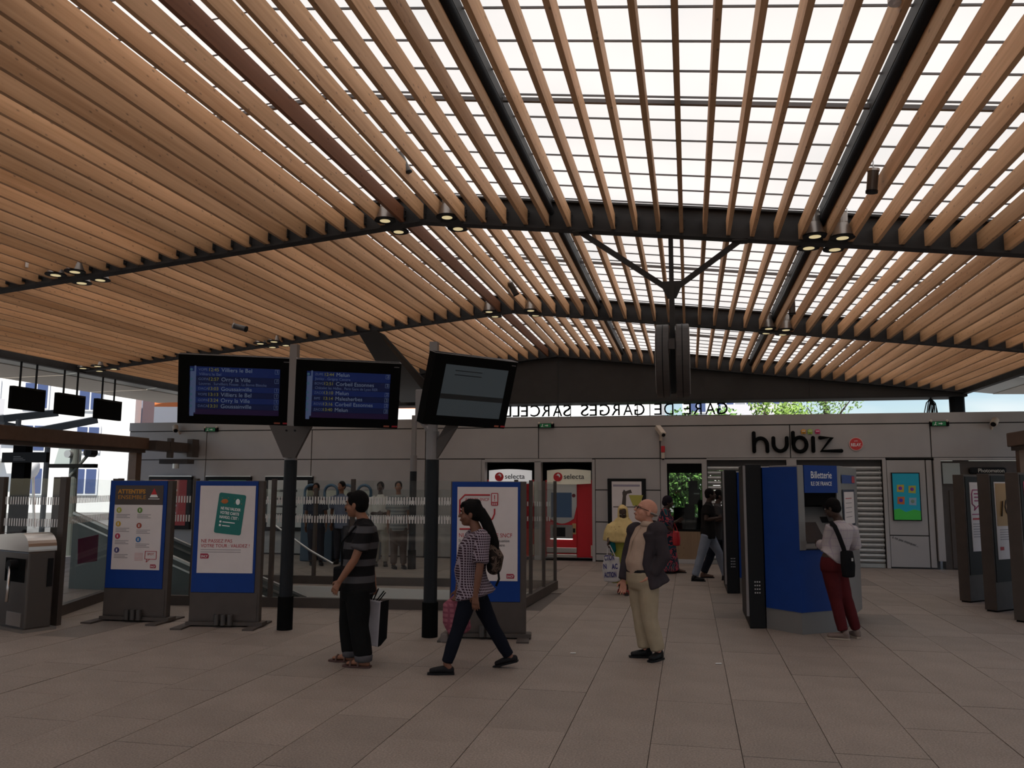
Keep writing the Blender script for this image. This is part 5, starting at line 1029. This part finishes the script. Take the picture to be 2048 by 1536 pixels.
def shoes(mt, sole=None, kind='shoe', lift=0.0):
    def g(t, off, J, f, L, s, cv, q):
        for k in 'LR':
            A_, T_, Hl = J['A'+k], J['T'+k], J['heel'+k]; d = (T_-Hl).normalized(); sd = Vector((0, 0, 1)).cross(d); b = MB(); uz = Vector((0, 0, 1))
            if kind != 'sandal':
                b.loft([Hl-d*.012, lerp(Hl, T_, .3)+uz*.012, lerp(Hl, T_, .65)+uz*.006, T_], [(.036*s, .042*s), (.040*s, .040*s), (.045*s, .034*s), (.036*s, .024*s)], sd, 14, .6)
                if kind == 'shoe': b.loft([Hl+uz*.02, lerp(Hl, A_, .75)], [.043*s, .045*s], L, 12, .3)
                put(solid(b, .008, 2), 'shoe', mt, t, off)
            else:
                for kk in (.38, .75): p = lerp(Hl, T_, kk); b.path([p+sd*.045*s-uz*.02, p+sd*.036*s+uz*(.034-.02*kk), p+uz*(.048-.025*kk), p-sd*.036*s+uz*(.034-.02*kk), p-sd*.045*s-uz*.02], .011, 6); b.build('sandal_strap', mt, t); b = MB()
            so = MB(); zz = -uz*.030
            pts = [Hl-d*.035, lerp(Hl, T_, .4), lerp(Hl, T_, .75), T_+d*.03]; ww = [.034, .040, .046, .028]
            vs = []
            for p, w_ in zip(pts, ww): vs += [p+sd*w_*s+zz+uz*.014, p-sd*w_*s+zz+uz*.014, p-sd*w_*s+zz-uz*.004, p+sd*w_*s+zz-uz*.004]
            fs = [(0, 1, 2, 3), (15, 14, 13, 12)]
            for r_ in range(3):
                for c_ in range(4): fs.append((r_*4+c_, r_*4+4+c_, r_*4+4+(c_+1) % 4, r_*4+(c_+1) % 4))
            so.add(vs, fs).build('sole', sole or BLACK, t, fix=True)
    return g
def strip(pts, w, name, m, side=(0, 0, 1)):
    def g(t, off, J, f, L, s, cv, q):
        P_ = [Vector(p) for p in pts]; mb = MB(); mb.loft(P_, [(w, .006)]*len(P_), Vector(side), 8, .3); mb.build(name, m, t, smooth=True)
    return g
def bands(name, c1, c2, period, duty=.5, axis='Z', rough=.8, off=0.0, second=None, duty2=.35, base_noise=.06):
    m = bpy.data.materials.new(name); m.use_nodes = True; t = m.node_tree; b = t.nodes['Principled BSDF']; b.inputs['Roughness'].default_value = rough; b.inputs['Specular IOR Level'].default_value = .06
    c = N(t, 'ShaderNodeTexCoord'); sp = N(t, 'ShaderNodeSeparateXYZ'); t.links.new(c.outputs['Object'], sp.inputs[0])
    def st(ax, per, du, o):
        a = N(t, 'ShaderNodeMath', operation='MULTIPLY_ADD'); a.inputs[1].default_value = 1/per; a.inputs[2].default_value = 50+o
        if isinstance(ax, str): t.links.new(sp.outputs[ax], a.inputs[0])
        else: t.links.new(ax, a.inputs[0])
        fr = N(t, 'ShaderNodeMath', operation='FRACT'); t.links.new(a.outputs[0], fr.inputs[0]); g_ = N(t, 'ShaderNodeMath', operation='LESS_THAN'); t.links.new(fr.outputs[0], g_.inputs[0]); g_.inputs[1].default_value = du; return g_.outputs[0]
    v = st(axis, period, duty, off)
    if second:
        ad = N(t, 'ShaderNodeMath', operation='ADD'); t.links.new(sp.outputs['X'], ad.inputs[0]); t.links.new(sp.outputs['Y'], ad.inputs[1])
        v2 = st(ad.outputs[0], second, duty2, 0); mx_ = N(t, 'ShaderNodeMath', operation='MAXIMUM'); t.links.new(v, mx_.inputs[0]); t.links.new(v2, mx_.inputs[1]); v = mx_.outputs[0]
    x = N(t, 'ShaderNodeMix', data_type='RGBA'); x.inputs['A'].default_value = (*c1, 1); x.inputs['B'].default_value = (*c2, 1); t.links.new(v, x.inputs['Factor']); t.links.new(x.outputs['Result'], b.inputs['Base Color']); return m
def blots(name, cols, scale, rough=.8):
    m = bpy.data.materials.new(name); m.use_nodes = True; t = m.node_tree; b = t.nodes['Principled BSDF']; b.inputs['Roughness'].default_value = rough; b.inputs['Specular IOR Level'].default_value = .06
    c = N(t, 'ShaderNodeTexCoord'); n = N(t, 'ShaderNodeTexNoise'); n.inputs['Scale'].default_value = scale; n.inputs['Detail'].default_value = 1.5; n.inputs['Distortion'].default_value = 1.2; t.links.new(c.outputs['Object'], n.inputs['Vector'])
    r = N(t, 'ShaderNodeValToRGB'); r.color_ramp.interpolation = 'CONSTANT'; e = r.color_ramp.elements
    while len(e) < len(cols): e.new(.5)
    for k, (p, cc) in enumerate(cols): e[k].position = p; e[k].color = (*cc, 1)
    t.links.new(n.outputs[0], r.inputs[0]); t.links.new(r.outputs[0], b.inputs['Base Color']); return m
def cloth(n, c=(.1, .1, .1), var=.08, rough=.85): return mat(n, c, rough, spec=.06, var=var, vscale=9, bump=.15, bscale=220)
def joints(Y0, d):
    J = {}
    for k, v in d.items(): J[k] = at(v[0], v[1], Y0+(v[2] if len(v) > 2 else 0))
    for k in 'LR':
        for kk, z in (('T', .036), ('A', .10)):
            n = kk+k
            if len(d[n]) <= 3: J[n].z = z
    return J
# 1 --- man in striped polo shirt
Y0 = 8.03
J = joints(Y0, dict(H=(713, 1010), N=(727, 1041), C=(727, 1078), Wst=(721, 1130), P=(714, 1178), SL=(734, 1056, -.17), SR=(722, 1054, .17), EL=(709, 1120, -.25), WL=(679, 1163, -.28), ER=(738, 1118, .25), WR=(748, 1168, .25),
    HL=(715, 1185, -.09), HR=(705, 1184, .09), KL=(718, 1252, -.10), KR=(698, 1248, .10), AL=(727, 1318, -.12), AR=(702, 1308, .08), TL=(692, 1337, -.13), TR=(664, 1326, .08)))
POLO = bands('striped_polo', (.012, .011, .012), (.075, .072, .078), .165, .40, off=.12); BLKT = cloth('black_trousers', (.009, .009, .009))
f1 = (-1, .05, 0)
def cuffs1(t, off, J, f, L, s, cv, q):
    for k in 'LR': p = J['A'+k]; MB().loft([p-Vector((0, 0, .035)), p+Vector((0, 0, .015))], [(.085, .085), (.09, .09)], L, 18, .2).build('trouser_cuff', cloth('grey_cuff', (.085, .08, .085)), t, smooth=True)
person('man in a black and grey striped polo shirt and black trousers carrying bags', None, Y0, J, f1, dict(skin='tan', hair='short', must=True, s=1.0, hs=1.13, belly=.05, curlL=.5, palmL=(.3, .9, 0), handL=(-.5, 0, -.85), handR=(.1, 0, -1), curlR=1.4, thumbL=-1,
    clothes=[shirt(POLO, at(718, 1190, Y0), .028, .66, .09), trousers(BLKT, .022, .97, .0), cuffs1, shoes(mat('brown_leather', (.10, .045, .03), .5), mat('brown_sole', (.07, .03, .025), .6), 'sandal')]))
SB = cloth('black_canvas', (.010, .010, .011)); t = thing('shoulder_bag', 'small black bag slung in front of the striped-shirt man', 'bag', tuple(at(682, 1180, 7.85)))
a, b = at(672, 1132, 7.98), at(694, 1181, 7.98); MB().box((a.x, 7.90, b.z), (b.x, 8.12, a.z)).build('pouch', SB, t, bevel=.02); p_ = at(684, 1132, 7.9)
MB().path([p_, at(683, 1085, 7.86), at(712, 1052, 7.85)], .011, 6).build('strap', SB, t)
t = thing('carrier_bag', 'white and black carrier bag hanging behind the striped-shirt man', 'bag', tuple(at(750, 1294, 8.25)))
a, b = at(740, 1199, 8.22), at(760, 1294, 8.22); c_ = at(765, 1199, 8.5)
MB().add([(a.x-.03, 8.2, a.z), (b.x, 8.2, a.z-.02), (b.x-.02, 8.2, b.z), (a.x, 8.2, b.z+.02), (a.x-.03, 8.28, a.z), (b.x, 8.28, a.z-.02), (b.x-.02, 8.28, b.z), (a.x, 8.28, b.z+.02)], [(3,2,1,0),(4,5,6,7),(0,1,5,4),(1,2,6,5),(2,3,7,6),(3,0,4,7)]).build('white_panel', cloth('bag_white', (.40, .38, .41)), t, fix=True, bevel=.01)
MB().add([(b.x, 8.21, a.z-.02), (b.x+.045, 8.27, a.z-.01), (b.x+.03, 8.27, b.z+.07), (b.x-.02, 8.21, b.z), (b.x, 8.29, a.z-.02), (b.x+.045, 8.33, a.z-.01), (b.x+.03, 8.33, b.z+.07), (b.x-.02, 8.29, b.z)], [(3,2,1,0),(4,5,6,7),(0,1,5,4),(1,2,6,5),(2,3,7,6),(3,0,4,7)]).build('side_gusset', SB, t, fix=True)
for p0, p1 in (((742, 1200), (751, 1176)), ((747, 1200), (757, 1177)), ((752, 1203), (768, 1182)), ((757, 1203), (771, 1185))): MB().bar(at(*p0, 8.25), at(*p1, 8.25), .022, .008).build('handle', SB, t)
# 2 --- walking woman in checked blouse
Y0 = 8.0
J = joints(Y0, dict(H=(941, 1028), N=(953, 1060), C=(949, 1095), Wst=(945, 1140), P=(945, 1178), SL=(965, 1074, -.15), SR=(945, 1072, .15), EL=(960, 1132, -.21), WL=(951, 1190, -.22), ER=(925, 1130, .2), WR=(915, 1180, .24),
    HL=(941, 1185, -.08), HR=(952, 1185, .09), KL=(917, 1255, -.13), KR=(985, 1254, .16), AL=(893, 1328, -.2), AR=(1018, 1312, .22, 1), TL=(861, 1346, -.24), TR=(992, 1332, .22, 1)))
J['QR'] = at(1029, 1318, Y0+.22); J['TR'].z = .035
CHK = bands('checked_blouse', (.035, .018, .026), (.30, .245, .29), .024, .32, second=.024, duty2=.32); JEAN = cloth('dark_denim', (.009, .010, .016))
f2 = (-1, -.12, 0); H_ = J['H']
pony = ([at(960, 1024, Y0), at(972, 1042, Y0), at(981, 1065, Y0-.02), at(989, 1088, Y0-.02), at(993, 1108, Y0-.02)], [.06, .058, .055, .05, .025], (0, 1, 0))
fr_ = ([at(925, 1013, Y0), at(938, 1004, Y0), at(955, 1006, Y0)], [.03, .035, .04], (0, 1, 0))
person('woman walking left in a checked blouse and dark jeans with a long ponytail', None, Y0, J, f2, dict(skin='brown', hair='long', s=.95, hs=1.12, belly=.05, hair_extra=[pony, fr_], handL=(0, 0, -1), palmL=(.2, 1, 0), thumbL=-1, curlL=.35, handR=(-.1, 0, -1), curlR=1.3,
    clothes=[shirt(CHK, at(951, 1190, Y0), .022, .86, .07, .055, 'blouse', False), trousers(JEAN, -.004, .97, 0), shoes(mat('black_flats', (.012, .011, .012), .5, spec=.12), None, 'flat')]))
t = thing('backpack', 'brown zebra-patterned backpack on the walking woman', 'backpack', tuple(at(990, 1143, 8.0)))
b = MB().loft([at(984, 1096, 8.0), at(990, 1115, 8.0), at(988, 1138, 8.0)], [(.11, .06), (.14, .085), (.12, .07)], (0, 1, 0), 18, .8); o = put(solid(b, .012, 3), 'pack', blots('zebra', [(0, (.02, .014, .012)), (.47, (.13, .09, .07)), (.53, (.02, .014, .012)), (.58, (.11, .075, .06))], 16), t, Vector(t['_o']))
MB().path([at(972, 1070, 7.85), at(967, 1090, 7.82), at(975, 1120, 7.84), at(984, 1138, 7.9)], .016, 6).build('strap', SB, t); MB().path([at(996, 1138, 7.95), at(998, 1158, 7.95), at(992, 1172, 7.95)], .012, 6).build('loose_strap', SB, t)
t = thing('pink_bag', 'pink plaid bag carried on the far side of the walking woman', 'bag', tuple(at(915, 1276, 8.35)))
b = MB().loft([at(912, 1192, 8.33), at(907, 1208, 8.33), at(912, 1238, 8.33), at(920, 1262, 8.33)], [(.03, .03), (.09, .11), (.10, .145), (.09, .12)], (0, 1, 0), 18, .5); put(solid(b, .012, 2, .008), 'sack', bands('pink_plaid', (.34, .12, .15), (.24, .07, .10), .05, .4, second=.06), t, Vector(t['_o']))
MB().box((at(884, 1268, 8.35).x, 8.28, at(884, 1284, 8.35).z), (at(899, 1268, 8.35).x, 8.42, at(884, 1264, 8.35).z)).build('corner_foot', mat('bag_grey', (.16, .13, .12), .8), t, bevel=.02)
# 3 --- bald man in jacket
Y0 = 8.98
J = joints(Y0, dict(H=(1291, 1023), N=(1297, 1049), C=(1291, 1083), Wst=(1284, 1125), P=(1285, 1158), SL=(1314, 1063, -.12), SR=(1272, 1064, .13), EL=(1328, 1115, -.14), WL=(1302, 1150, -.16), ER=(1256, 1116, .14), WR=(1247, 1160, .06),
    HL=(1297, 1166, -.06), HR=(1276, 1164, .07), KL=(1299, 1238, -.08), KR=(1282, 1236, .06), AL=(1316, 1302, -.06), AR=(1291, 1301, .05), TL=(1302, 1319, -.18), TR=(1264, 1314, .02)))
BEI = cloth('beige_shirt', (.42, .30, .23)); CHI = cloth('beige_chinos', (.36, .29, .20)); JAC = cloth('dark_jacket', (.045, .037, .042), .12)
f3 = (-.80, -.58, 0); F3 = Vector(f3).normalized()
def jacket3(t, off, J, f, L, s, cv, q):
    b = MB(); sh = (J['SL']+J['SR'])/2; hm = at(1300, 1172, Y0)
    back = -f*.075
    b.loft([hm+back, J['P']+Vector((0, 0, .10))+back, J['C']+back, sh+back*.5+Vector((0, 0, .015)), J['N']-Vector((0, 0, .015))+back*.6], [(.225, .13), (.21, .122), (.21, .12), (.20, .115), (.10, .065)], L, 24, .1)
    for k, e in (('L', .9), ('R', .97)):
        S_, E_, W_ = J['S'+k], J['E'+k], J['W'+k]; b.loft([lerp(sh, S_, .7), S_, lerp(S_, E_, .5), E_, lerp(E_, W_, .5), lerp(E_, W_, e)], [.10, .094, .083, .075, .068, .06], L, 14, .2)
    for k in 'LR': b.ell(J['S'+k]+Vector((0, 0, .012)), (.108, .108, .095), 14, 10)
    # two front panels hanging open
    lf = L*.155+f*.03; rf = -L*.155+f*.05
    b.loft([hm+lf, J['Wst']+lf, J['C']+lf*1.0, sh+lf*.95+f*.035], [(.05, .07), (.05, .065), (.06, .065), (.085, .06)], L, 14, .2); b.loft([hm+rf-Vector((0, 0, .0)), J['Wst']+rf, J['C']+rf, sh+rf*.75], [(.035, .06), (.035, .055), (.04, .05), (.05, .05)], L, 14, .2)
    b.loft([J['N']-f*.06, J['N']-f*.05+Vector((0, 0, .04))], [(.09, .03), (.08, .025)], L, 12, .2)
    put(solid(b, .011, 4, .007, 9), 'jacket', JAC, t, off)
def collar3(t, off, J, f, L, s, cv, q): MB().loft([J['N']-Vector((0, 0, .02))+f*.012, J['N']+Vector((0, 0, .03))+f*.006], [(.082, .08), (.072, .070)], L, 20, .08).build('collar', cloth('pale_collar', (.50, .37, .29)), t, smooth=True); MB().path([J['N']+f*.098-Vector((0, 0, .03)), J['C']+f*.165, J['Wst']+f*.172], .006, 6).build('placket', cloth('placket', (.36, .255, .19)), t)
def belt3(t, off, J, f, L, s, cv, q): MB().loft([J['P']+Vector((0, 0, .075)), J['P']+Vector((0, 0, .105))], [(.190, .158), (.190, .158)], L, 28, .05).build('belt', BLACK, t, smooth=True)
def specs3(t, off, J, f, L, s, cv, q):
    m = MB()
    for sg in (-1, 1): m.path([q(.098, sg*.012, .012), q(.094, sg*.05, .012), q(-.005, sg*.082, .010)], .0035, 6); m.path([q(.097+.004*math.cos(a), sg*(.032+.02*math.cos(a)), .008+.017*math.sin(a)) for a in [i*PI/5 for i in range(11)]], .0025, 5)
    m.path([q(.100, -.012, .014), q(.104, 0, .016), q(.100, .012, .014)], .003, 5); m.build('spectacles', BLACK, t)
def fringe3(t, off, J, f, L, s, cv, q):
    b = MB(); b.loft([q(-.03, .074, .0), q(-.085, .055, -.0), q(-.105, 0, -.005), q(-.085, -.055, 0), q(-.03, -.074, .0)], [(.010, .032)]*5, Vector((0, 0, 1)), 10); put(solid(b, .007, 2), 'hair_fringe', HAIRG, t, off)
person('bald man in glasses with dark jacket, beige shirt and chinos looking up', None, Y0, J, f3, dict(skin='pale', s=.97, hs=1.13, belly=.05, hf=(-.82, -.32, .34), up=(.3, .1, .95), brows=False, curlL=.6, curlR=.5, palmR=(-.2, -.6, 0), handR=(-.05, 0, -1),
    clothes=[shirt(BEI, J['P']+Vector((0, 0, .03)), .012, .5, .08), collar3, trousers(CHI, .010, .98, .004, top=.075, topr=.035), jacket3, belt3, specs3, fringe3, shoes(mat('black_shoes', (.012, .012, .013), .4, spec=.12))]))
# 4 --- man at the ticket kiosk
Y0 = 10.62
J = joints(Y0, dict(H=(1665, 1017), N=(1679, 1044), C=(1679, 1070), Wst=(1672, 1100), P=(1665, 1125), SL=(1664, 1055, -.10), SR=(1703, 1060, .06), EL=(1653, 1092, -.02), WL=(1638, 1088, .16), ER=(1711, 1090, .12), WR=(1690, 1093, .32),
    HL=(1658, 1132, -.03), HR=(1674, 1132, .06), KL=(1672, 1200, .0), KR=(1692, 1198, .08), AL=(1686, 1266, -.02), AR=(1712, 1262, .14), TL=(1657, 1277, .0), TR=(1702, 1274, .26)))
SHW = bands('white_check_shirt', (.42, .37, .38), (.34, .29, .34), .09, .08, second=.10, duty2=.08); REDT = cloth('dark_red_trousers', (.085, .014, .016))
person('man in white check shirt and dark red trousers using the ticket kiosk', None, Y0, J, (-.72, .70, 0), dict(skin='dark', hair='crop', s=.94, hf=(-.75, .62, -.25), curlL=.6, vox=.007,
    clothes=[shirt(SHW, at(1663, 1118, Y0), .026, 1.8, .02), trousers(REDT, .0, .98, 0), shoes(mat('tan_trainers', (.17, .12, .10), .7), mat('pale_sole', (.35, .28, .22), .7))]))
t = thing('messenger_bag', 'black messenger bag on the back of the man at the kiosk', 'bag', tuple(at(1694, 1158, 10.4)))
b = MB().loft([at(1693, 1103, 10.42), at(1696, 1130, 10.40), at(1697, 1153, 10.40)], [(.075, .045), (.085, .05), (.075, .045)], (1, .2, 0), 14, .3); put(solid(b, .010, 2), 'bag_body', SB, t, Vector(t['_o']))
MB().loft([at(1661, 1043, 10.52), at(1669, 1052, 10.38), at(1678, 1072, 10.36), at(1687, 1096, 10.38), at(1690, 1106, 10.40)], [(.026, .006)]*5, (1, 0, .3), 8).build('strap', SB, t, smooth=True)
MB().box((at(1704, 1118, 10.36).x-.01, 10.34, at(1704, 1122, 10.36).z), (at(1704, 1118, 10.36).x+.01, 10.36, at(1704, 1116, 10.36).z)).build('buckle', ALU, t)
# 5 --- woman in a yellow shawl
Y0 = 14.2
J = joints(Y0, dict(H=(1246, 1027), N=(1246, 1044), C=(1246, 1060), Wst=(1246, 1085), P=(1247, 1102), SL=(1262, 1050), SR=(1229, 1050), EL=(1268, 1072, -.08), WL=(1262, 1092, -.2), ER=(1218, 1070, -.08), WR=(1217, 1084, -.18),
    HL=(1254, 1108), HR=(1241, 1108), KL=(1254, 1142), KR=(1240, 1142), AL=(1253, 1178, -.05), AR=(1241, 1172, .1), TL=(1253, 1188, -.25), TR=(1240, 1180, -.05)))
YEL = blots('yellow_shawl', [(0, (.62, .46, .21)), (.70, (.25, .15, .06))], 20); LIME = blots('lime_dress', [(0, (.33, .33, .07)), (.66, (.10, .08, .05))], 9)
def shawl(t, off, J, f, L, s, cv, q):
    b = MB(); N_ = J['N']; b.loft([at(1244, 1083, Y0), at(1245, 1065, Y0), at(1245, 1052, Y0), at(1246, 1043, Y0), at(1246, 1036, Y0)], [(.33, .23), (.31, .22), (.26, .17), (.15, .13), (.10, .10)], L, 26, .1)
    b.ell(q(-.04, 0, .035), (.09, .092, .108), 16, 12); b.ell(q(-.06, 0, -.05), (.09, .09, .10), 14, 10)
    for sg in (-1, 1): b.ell(q(.01, sg*.078, -.02), (.022, .05, .085), 10, 8)
    b.ell(q(.025, 0, .108), (.06, .05, .024), 10, 8)
    put(solid(b, .012, 3, .016, 4), 'shawl', YEL, t, off)
def dress5(t, off, J, f, L, s, cv, q):
    b = MB(); b.loft([at(1246, 1165, Y0), at(1246, 1130, Y0), at(1246, 1090, Y0), at(1246, 1070, Y0)], [(.20, .15), (.19, .14), (.17, .12), (.15, .11)], L, 24, .1); put(solid(b, .014, 3, .012, 2), 'dress', LIME, t, off)
    for W_, E_ in ((J['WR'], J['ER']),): MB().loft([lerp(E_, W_, .45)+Vector((.05, 0, 0)), lerp(E_, W_, .45)+Vector((.07, 0, -.2))], [.045, .05], L, 12).build('sleeve', cloth('teal_sleeve', (.01, .13, .14)), t, smooth=True)
person('woman wrapped in a yellow shawl over a lime dress facing the viewer', None, Y0, J, (-.05, -1, 0), dict(skin='dark', s=.92, hf=(-.05, -.9, -.3), vox=.008, handR=(0, -.2, -1), handL=(0, -.3, -1), curlR=1.2, brows=False, clothes=[dress5, shawl, shoes(mat('red_sandal', (.30, .03, .03), .6), mat('dark_sole', (.04, .03, .03), .7), 'sandal')]))
t = thing('action_bag', 'white plastic bag printed ACTION in blue held by the shawled woman', 'bag', tuple(at(1222, 1166, 13.95)))
b = MB().loft([at(1224, 1162, 13.95), at(1223, 1140, 13.95), at(1223, 1114, 13.95)], [(.14, .06), (.155, .06), (.13, .035)], (1, 0, 0), 20, .3); put(solid(b, .012, 2, .008, 8), 'sack', cloth('plastic_white', (.52, .49, .49), .04), t, Vector(t['_o']))
MB().path([at(1214, 1112, 13.95), at(1216, 1092, 13.98), at(1219, 1090, 13.98), at(1230, 1112, 13.95)], .010, 6).build('handle', cloth('plastic_white'), t); NAVY = mat('navy_ink', (.03, .03, .16), .6)
for s_, px, py, w_ in (('CTION', 1209, 1121, .16), ('N', 1207, 1138, .05), ('AC', 1224, 1138, .10), ('ACTION', 1209, 1155, .20)): text(s_, .115, NAVY, t, at(px, py, 13.875), u=(1, 0, .08), v=(-.08, 0, 1), depth=.002, bold=.004, width=w_)
# 6 --- woman in patterned dress
Y0 = 17.85
J = joints(Y0, dict(H=(1337, 1005), N=(1331, 1018), C=(1330, 1034), Wst=(1331, 1060), P=(1333, 1078), SL=(1332, 1023, .14), SR=(1329, 1023, -.14), EL=(1341, 1048, .16), WL=(1354, 1042, .18), ER=(1334, 1050, -.2), WR=(1347, 1062, -.18),
    HL=(1334, 1082, .07), HR=(1332, 1082, -.07), KL=(1338, 1112, .08), KR=(1330, 1112, -.08), AL=(1355, 1140, .08), AR=(1330, 1144, -.08), TL=(1370, 1143, .05), TR=(1346, 1147, -.1)))
PAT = blots('patterned_dress', [(0, (.02, .06, .08)), (.44, (.36, .06, .08)), (.5, (.018, .03, .05)), (.60, (.30, .07, .07)), (.64, (.02, .08, .095))], 5)
def dress6(t, off, J, f, L, s, cv, q):
    b = MB(); b.loft([at(1338, 1141, Y0), at(1335, 1110, Y0), at(1332, 1070, Y0), at(1329, 1040, Y0), at(1330, 1022, Y0)], [(.25, .22), (.22, .20), (.19, .18), (.18, .15), (.14, .08)], L, 24, .1)
    for k in 'LR': b.loft([J['S'+k], lerp(J['S'+k], J['E'+k], .8)], [.085, .10], L, 12)
    put(solid(b, .016, 3, .014, 6), 'dress', PAT, t, off)
    h = MB().ell(q(-.02, 0, .05), (.11, .095, .105), 14, 10); h.ell(q(-.07, 0, .0), (.075, .085, .08), 12, 8); put(solid(h, .012, 2), 'headscarf', cloth('dark_scarf', (.018, .014, .02)), t, off)
person('woman in a blue and pink patterned dress and dark headscarf walking right', None, Y0, J, (1, -.05, 0), dict(skin='dark', s=.95, vox=.009, brows=False, clothes=[dress6, shoes(mat('brown_flat', (.10, .05, .035), .6), None, 'flat')]))
t = thing('red_bag', 'bright red bag carried by the woman in the patterned dress', 'bag', tuple(at(1352, 1093, 17.6)))
b = MB().loft([at(1352, 1064, 17.6), at(1353, 1078, 17.6), at(1353, 1090, 17.6)], [(.07, .05), (.085, .06), (.075, .05)], (1, 0, 0), 14, .4); put(solid(b, .012, 2), 'sack', mat('red_plastic', (.40, .015, .02), .4), t, Vector(t['_o'])); MB().path([at(1347, 1064, 17.6), at(1349, 1046, 17.65), at(1356, 1064, 17.6)], .008, 6).build('handle', mat('red_plastic'), t)
# 7, 8 --- two men walking right
def walker(label, Y0, dx, dy, tee, leg, shoe, s=.98):
    J = joints(Y0, dict(H=(1421+dx, 990+dy), N=(1417+dx, 1007+dy), C=(1416+dx, 1025+dy), Wst=(1415+dx, 1050+dy), P=(1416+dx, 1068+dy), SL=(1418+dx, 1013+dy, .17), SR=(1415+dx, 1013+dy, -.17), EL=(1426+dx, 1040+dy, .2), WL=(1444+dx, 1034+dy, .2), ER=(1412+dx, 1040+dy, -.22), WR=(1436+dx, 1036+dy, -.22),
        HL=(1419+dx, 1074+dy, .08), HR=(1413+dx, 1074+dy, -.08), KL=(1437+dx, 1104+dy, .1), KR=(1402+dx, 1112+dy, -.1), AL=(1451+dx, 1147+dy, .15), AR=(1390+dx, 1150+dy, -.15), TL=(1470+dx, 1152+dy, .15), TR=(1408+dx, 1160+dy, -.15)))
    person(label, None, Y0, J, (1, .1, 0), dict(skin='dark', hair='crop', s=s, vox=.009, brows=False, clothes=[shirt(tee, None, .02, .6, .02), trousers(leg, .004, .98, 0), shoes(shoe)]))
walker('man in a black T-shirt and pale jeans striding past the shop window', 16.55, 0, 0, cloth('black_tee', (.016, .014, .014)), cloth('pale_denim', (.20, .22, .27)), mat('black_shoes'))
walker('man in a grey shirt and dark trousers half hidden by the striding man', 17.2, 18, 2, cloth('grey_tee', (.05, .047, .048)), cloth('navy_trousers', (.012, .014, .022)), mat('brown_flat'))
# 9.. people waiting behind the glass
def stander(label, px, foot, top, tee, leg, skin, face, arms='down', sc=1.0):
    g0 = grd(px, foot); Y0 = g0.y; k = (foot-top)/175.0
    def j(x, y, d=0): return (px+x*k, top+y*k, d)
    fd = Vector(face).normalized(); Lv = Vector((0, 0, 1)).cross(fd); sx = Lv.x; sy = Lv.y
    d = dict(H=j(0, 12), N=j(0, 29), C=j(0, 48), Wst=j(0, 75), P=j(0, 92))
    for kk, sg in (('L', 1), ('R', -1)):
        o = 17*sg*sx; y_ = .18*sg*sy
        d['S'+kk] = j(o, 36, y_); d['E'+kk] = j(o*1.25, 66, y_*1.2); d['W'+kk] = j(o*(1.3 if arms == 'down' else .3), 92 if arms == 'down' else 66, y_*1.2-(.0 if arms == 'down' else .18))
        d['H'+kk] = j(o*.5, 97, y_*.5); d['K'+kk] = j(o*.55, 133, y_*.5); d['A'+kk] = j(o*.6, 168, y_*.5); d['T'+kk] = (px+o*.6*k+fd.x*14*k, foot, y_*.5+fd.y*.18)
    J = joints(Y0, d)
    person(label, None, Y0, J, face, dict(skin=skin, hair='crop', s=.97*sc, vox=.010, cvox=.014, brows=False, clothes=[shirt(tee, None, .022, .7 if arms == 'down' else 1.2, .03), trousers(leg, .006, .98, 0), shoes(mat('black_shoes'))]), group='people waiting behind the glass')
stander('person in a white shirt with folded arms seen through the glass', 761, 1132, 963, cloth('white_shirt', (.62, .58, .53)), cloth('sand_trousers', (.33, .29, .24)), 'dark', (.1, -1, 0), 'fold')
stander('person in a grey striped T-shirt seen through the glass', 797, 1137, 962, bands('grey_stripe_tee', (.30, .30, .29), (.16, .17, .18), .075, .5), cloth('brown_trousers', (.09, .06, .05)), 'tan', (.3, -1, 0))
stander('person in a pale blue shirt behind the glass by the gates', 683, 1128, 962, cloth('blue_shirt', (.16, .18, .26)), cloth('dark_slacks', (.03, .03, .04)), 'tan', (-.3, -1, 0))
stander('person in dark clothes behind the glass near the left post', 632, 1130, 966, cloth('navy_top', (.03, .035, .055)), cloth('dark_slacks'), 'brown', (.2, -1, 0))
# ---- small litter and a cable coil
for px, py, lab in ((1146, 1307, 'white paper scrap on the floor left of the bald man'), (1437, 1328, 'white paper scrap on the floor right of the bald man')):
    p = grd(px, py); t = MB().add([(p.x-.03, p.y-.015, .004), (p.x+.03, p.y-.005, .004), (p.x+.028, p.y+.02, .006), (p.x-.028, p.y+.012, .005), (p.x-.03, p.y-.015, .006), (p.x+.03, p.y-.005, .007), (p.x+.028, p.y+.02, .009), (p.x-.028, p.y+.012, .007)], [(3,2,1,0),(4,5,6,7),(0,1,5,4),(1,2,6,5),(2,3,7,6),(3,0,4,7)]).build('paper_scrap', WHITE, fix=True); tag(t, lab, 'litter', 'paper scraps on the floor')
p = at(1862, 808, 21.3); t = thing('cable_coil', 'black coil of cable hanging under the roof edge at the right', 'cable', tuple(p))
for k in range(6): MB().path([(p.x, 21.3, 3.895), (p.x-.10+.045*k, 21.3+.02*k, 3.78), (p.x-.16+.06*k, 21.32, 3.52), (p.x-.08+.04*k, 21.33, 3.48), (p.x-.04+.03*k, 21.31, 3.72), (p.x, 21.3, 3.86)], .012, 6).build('loop', BLACK, t)
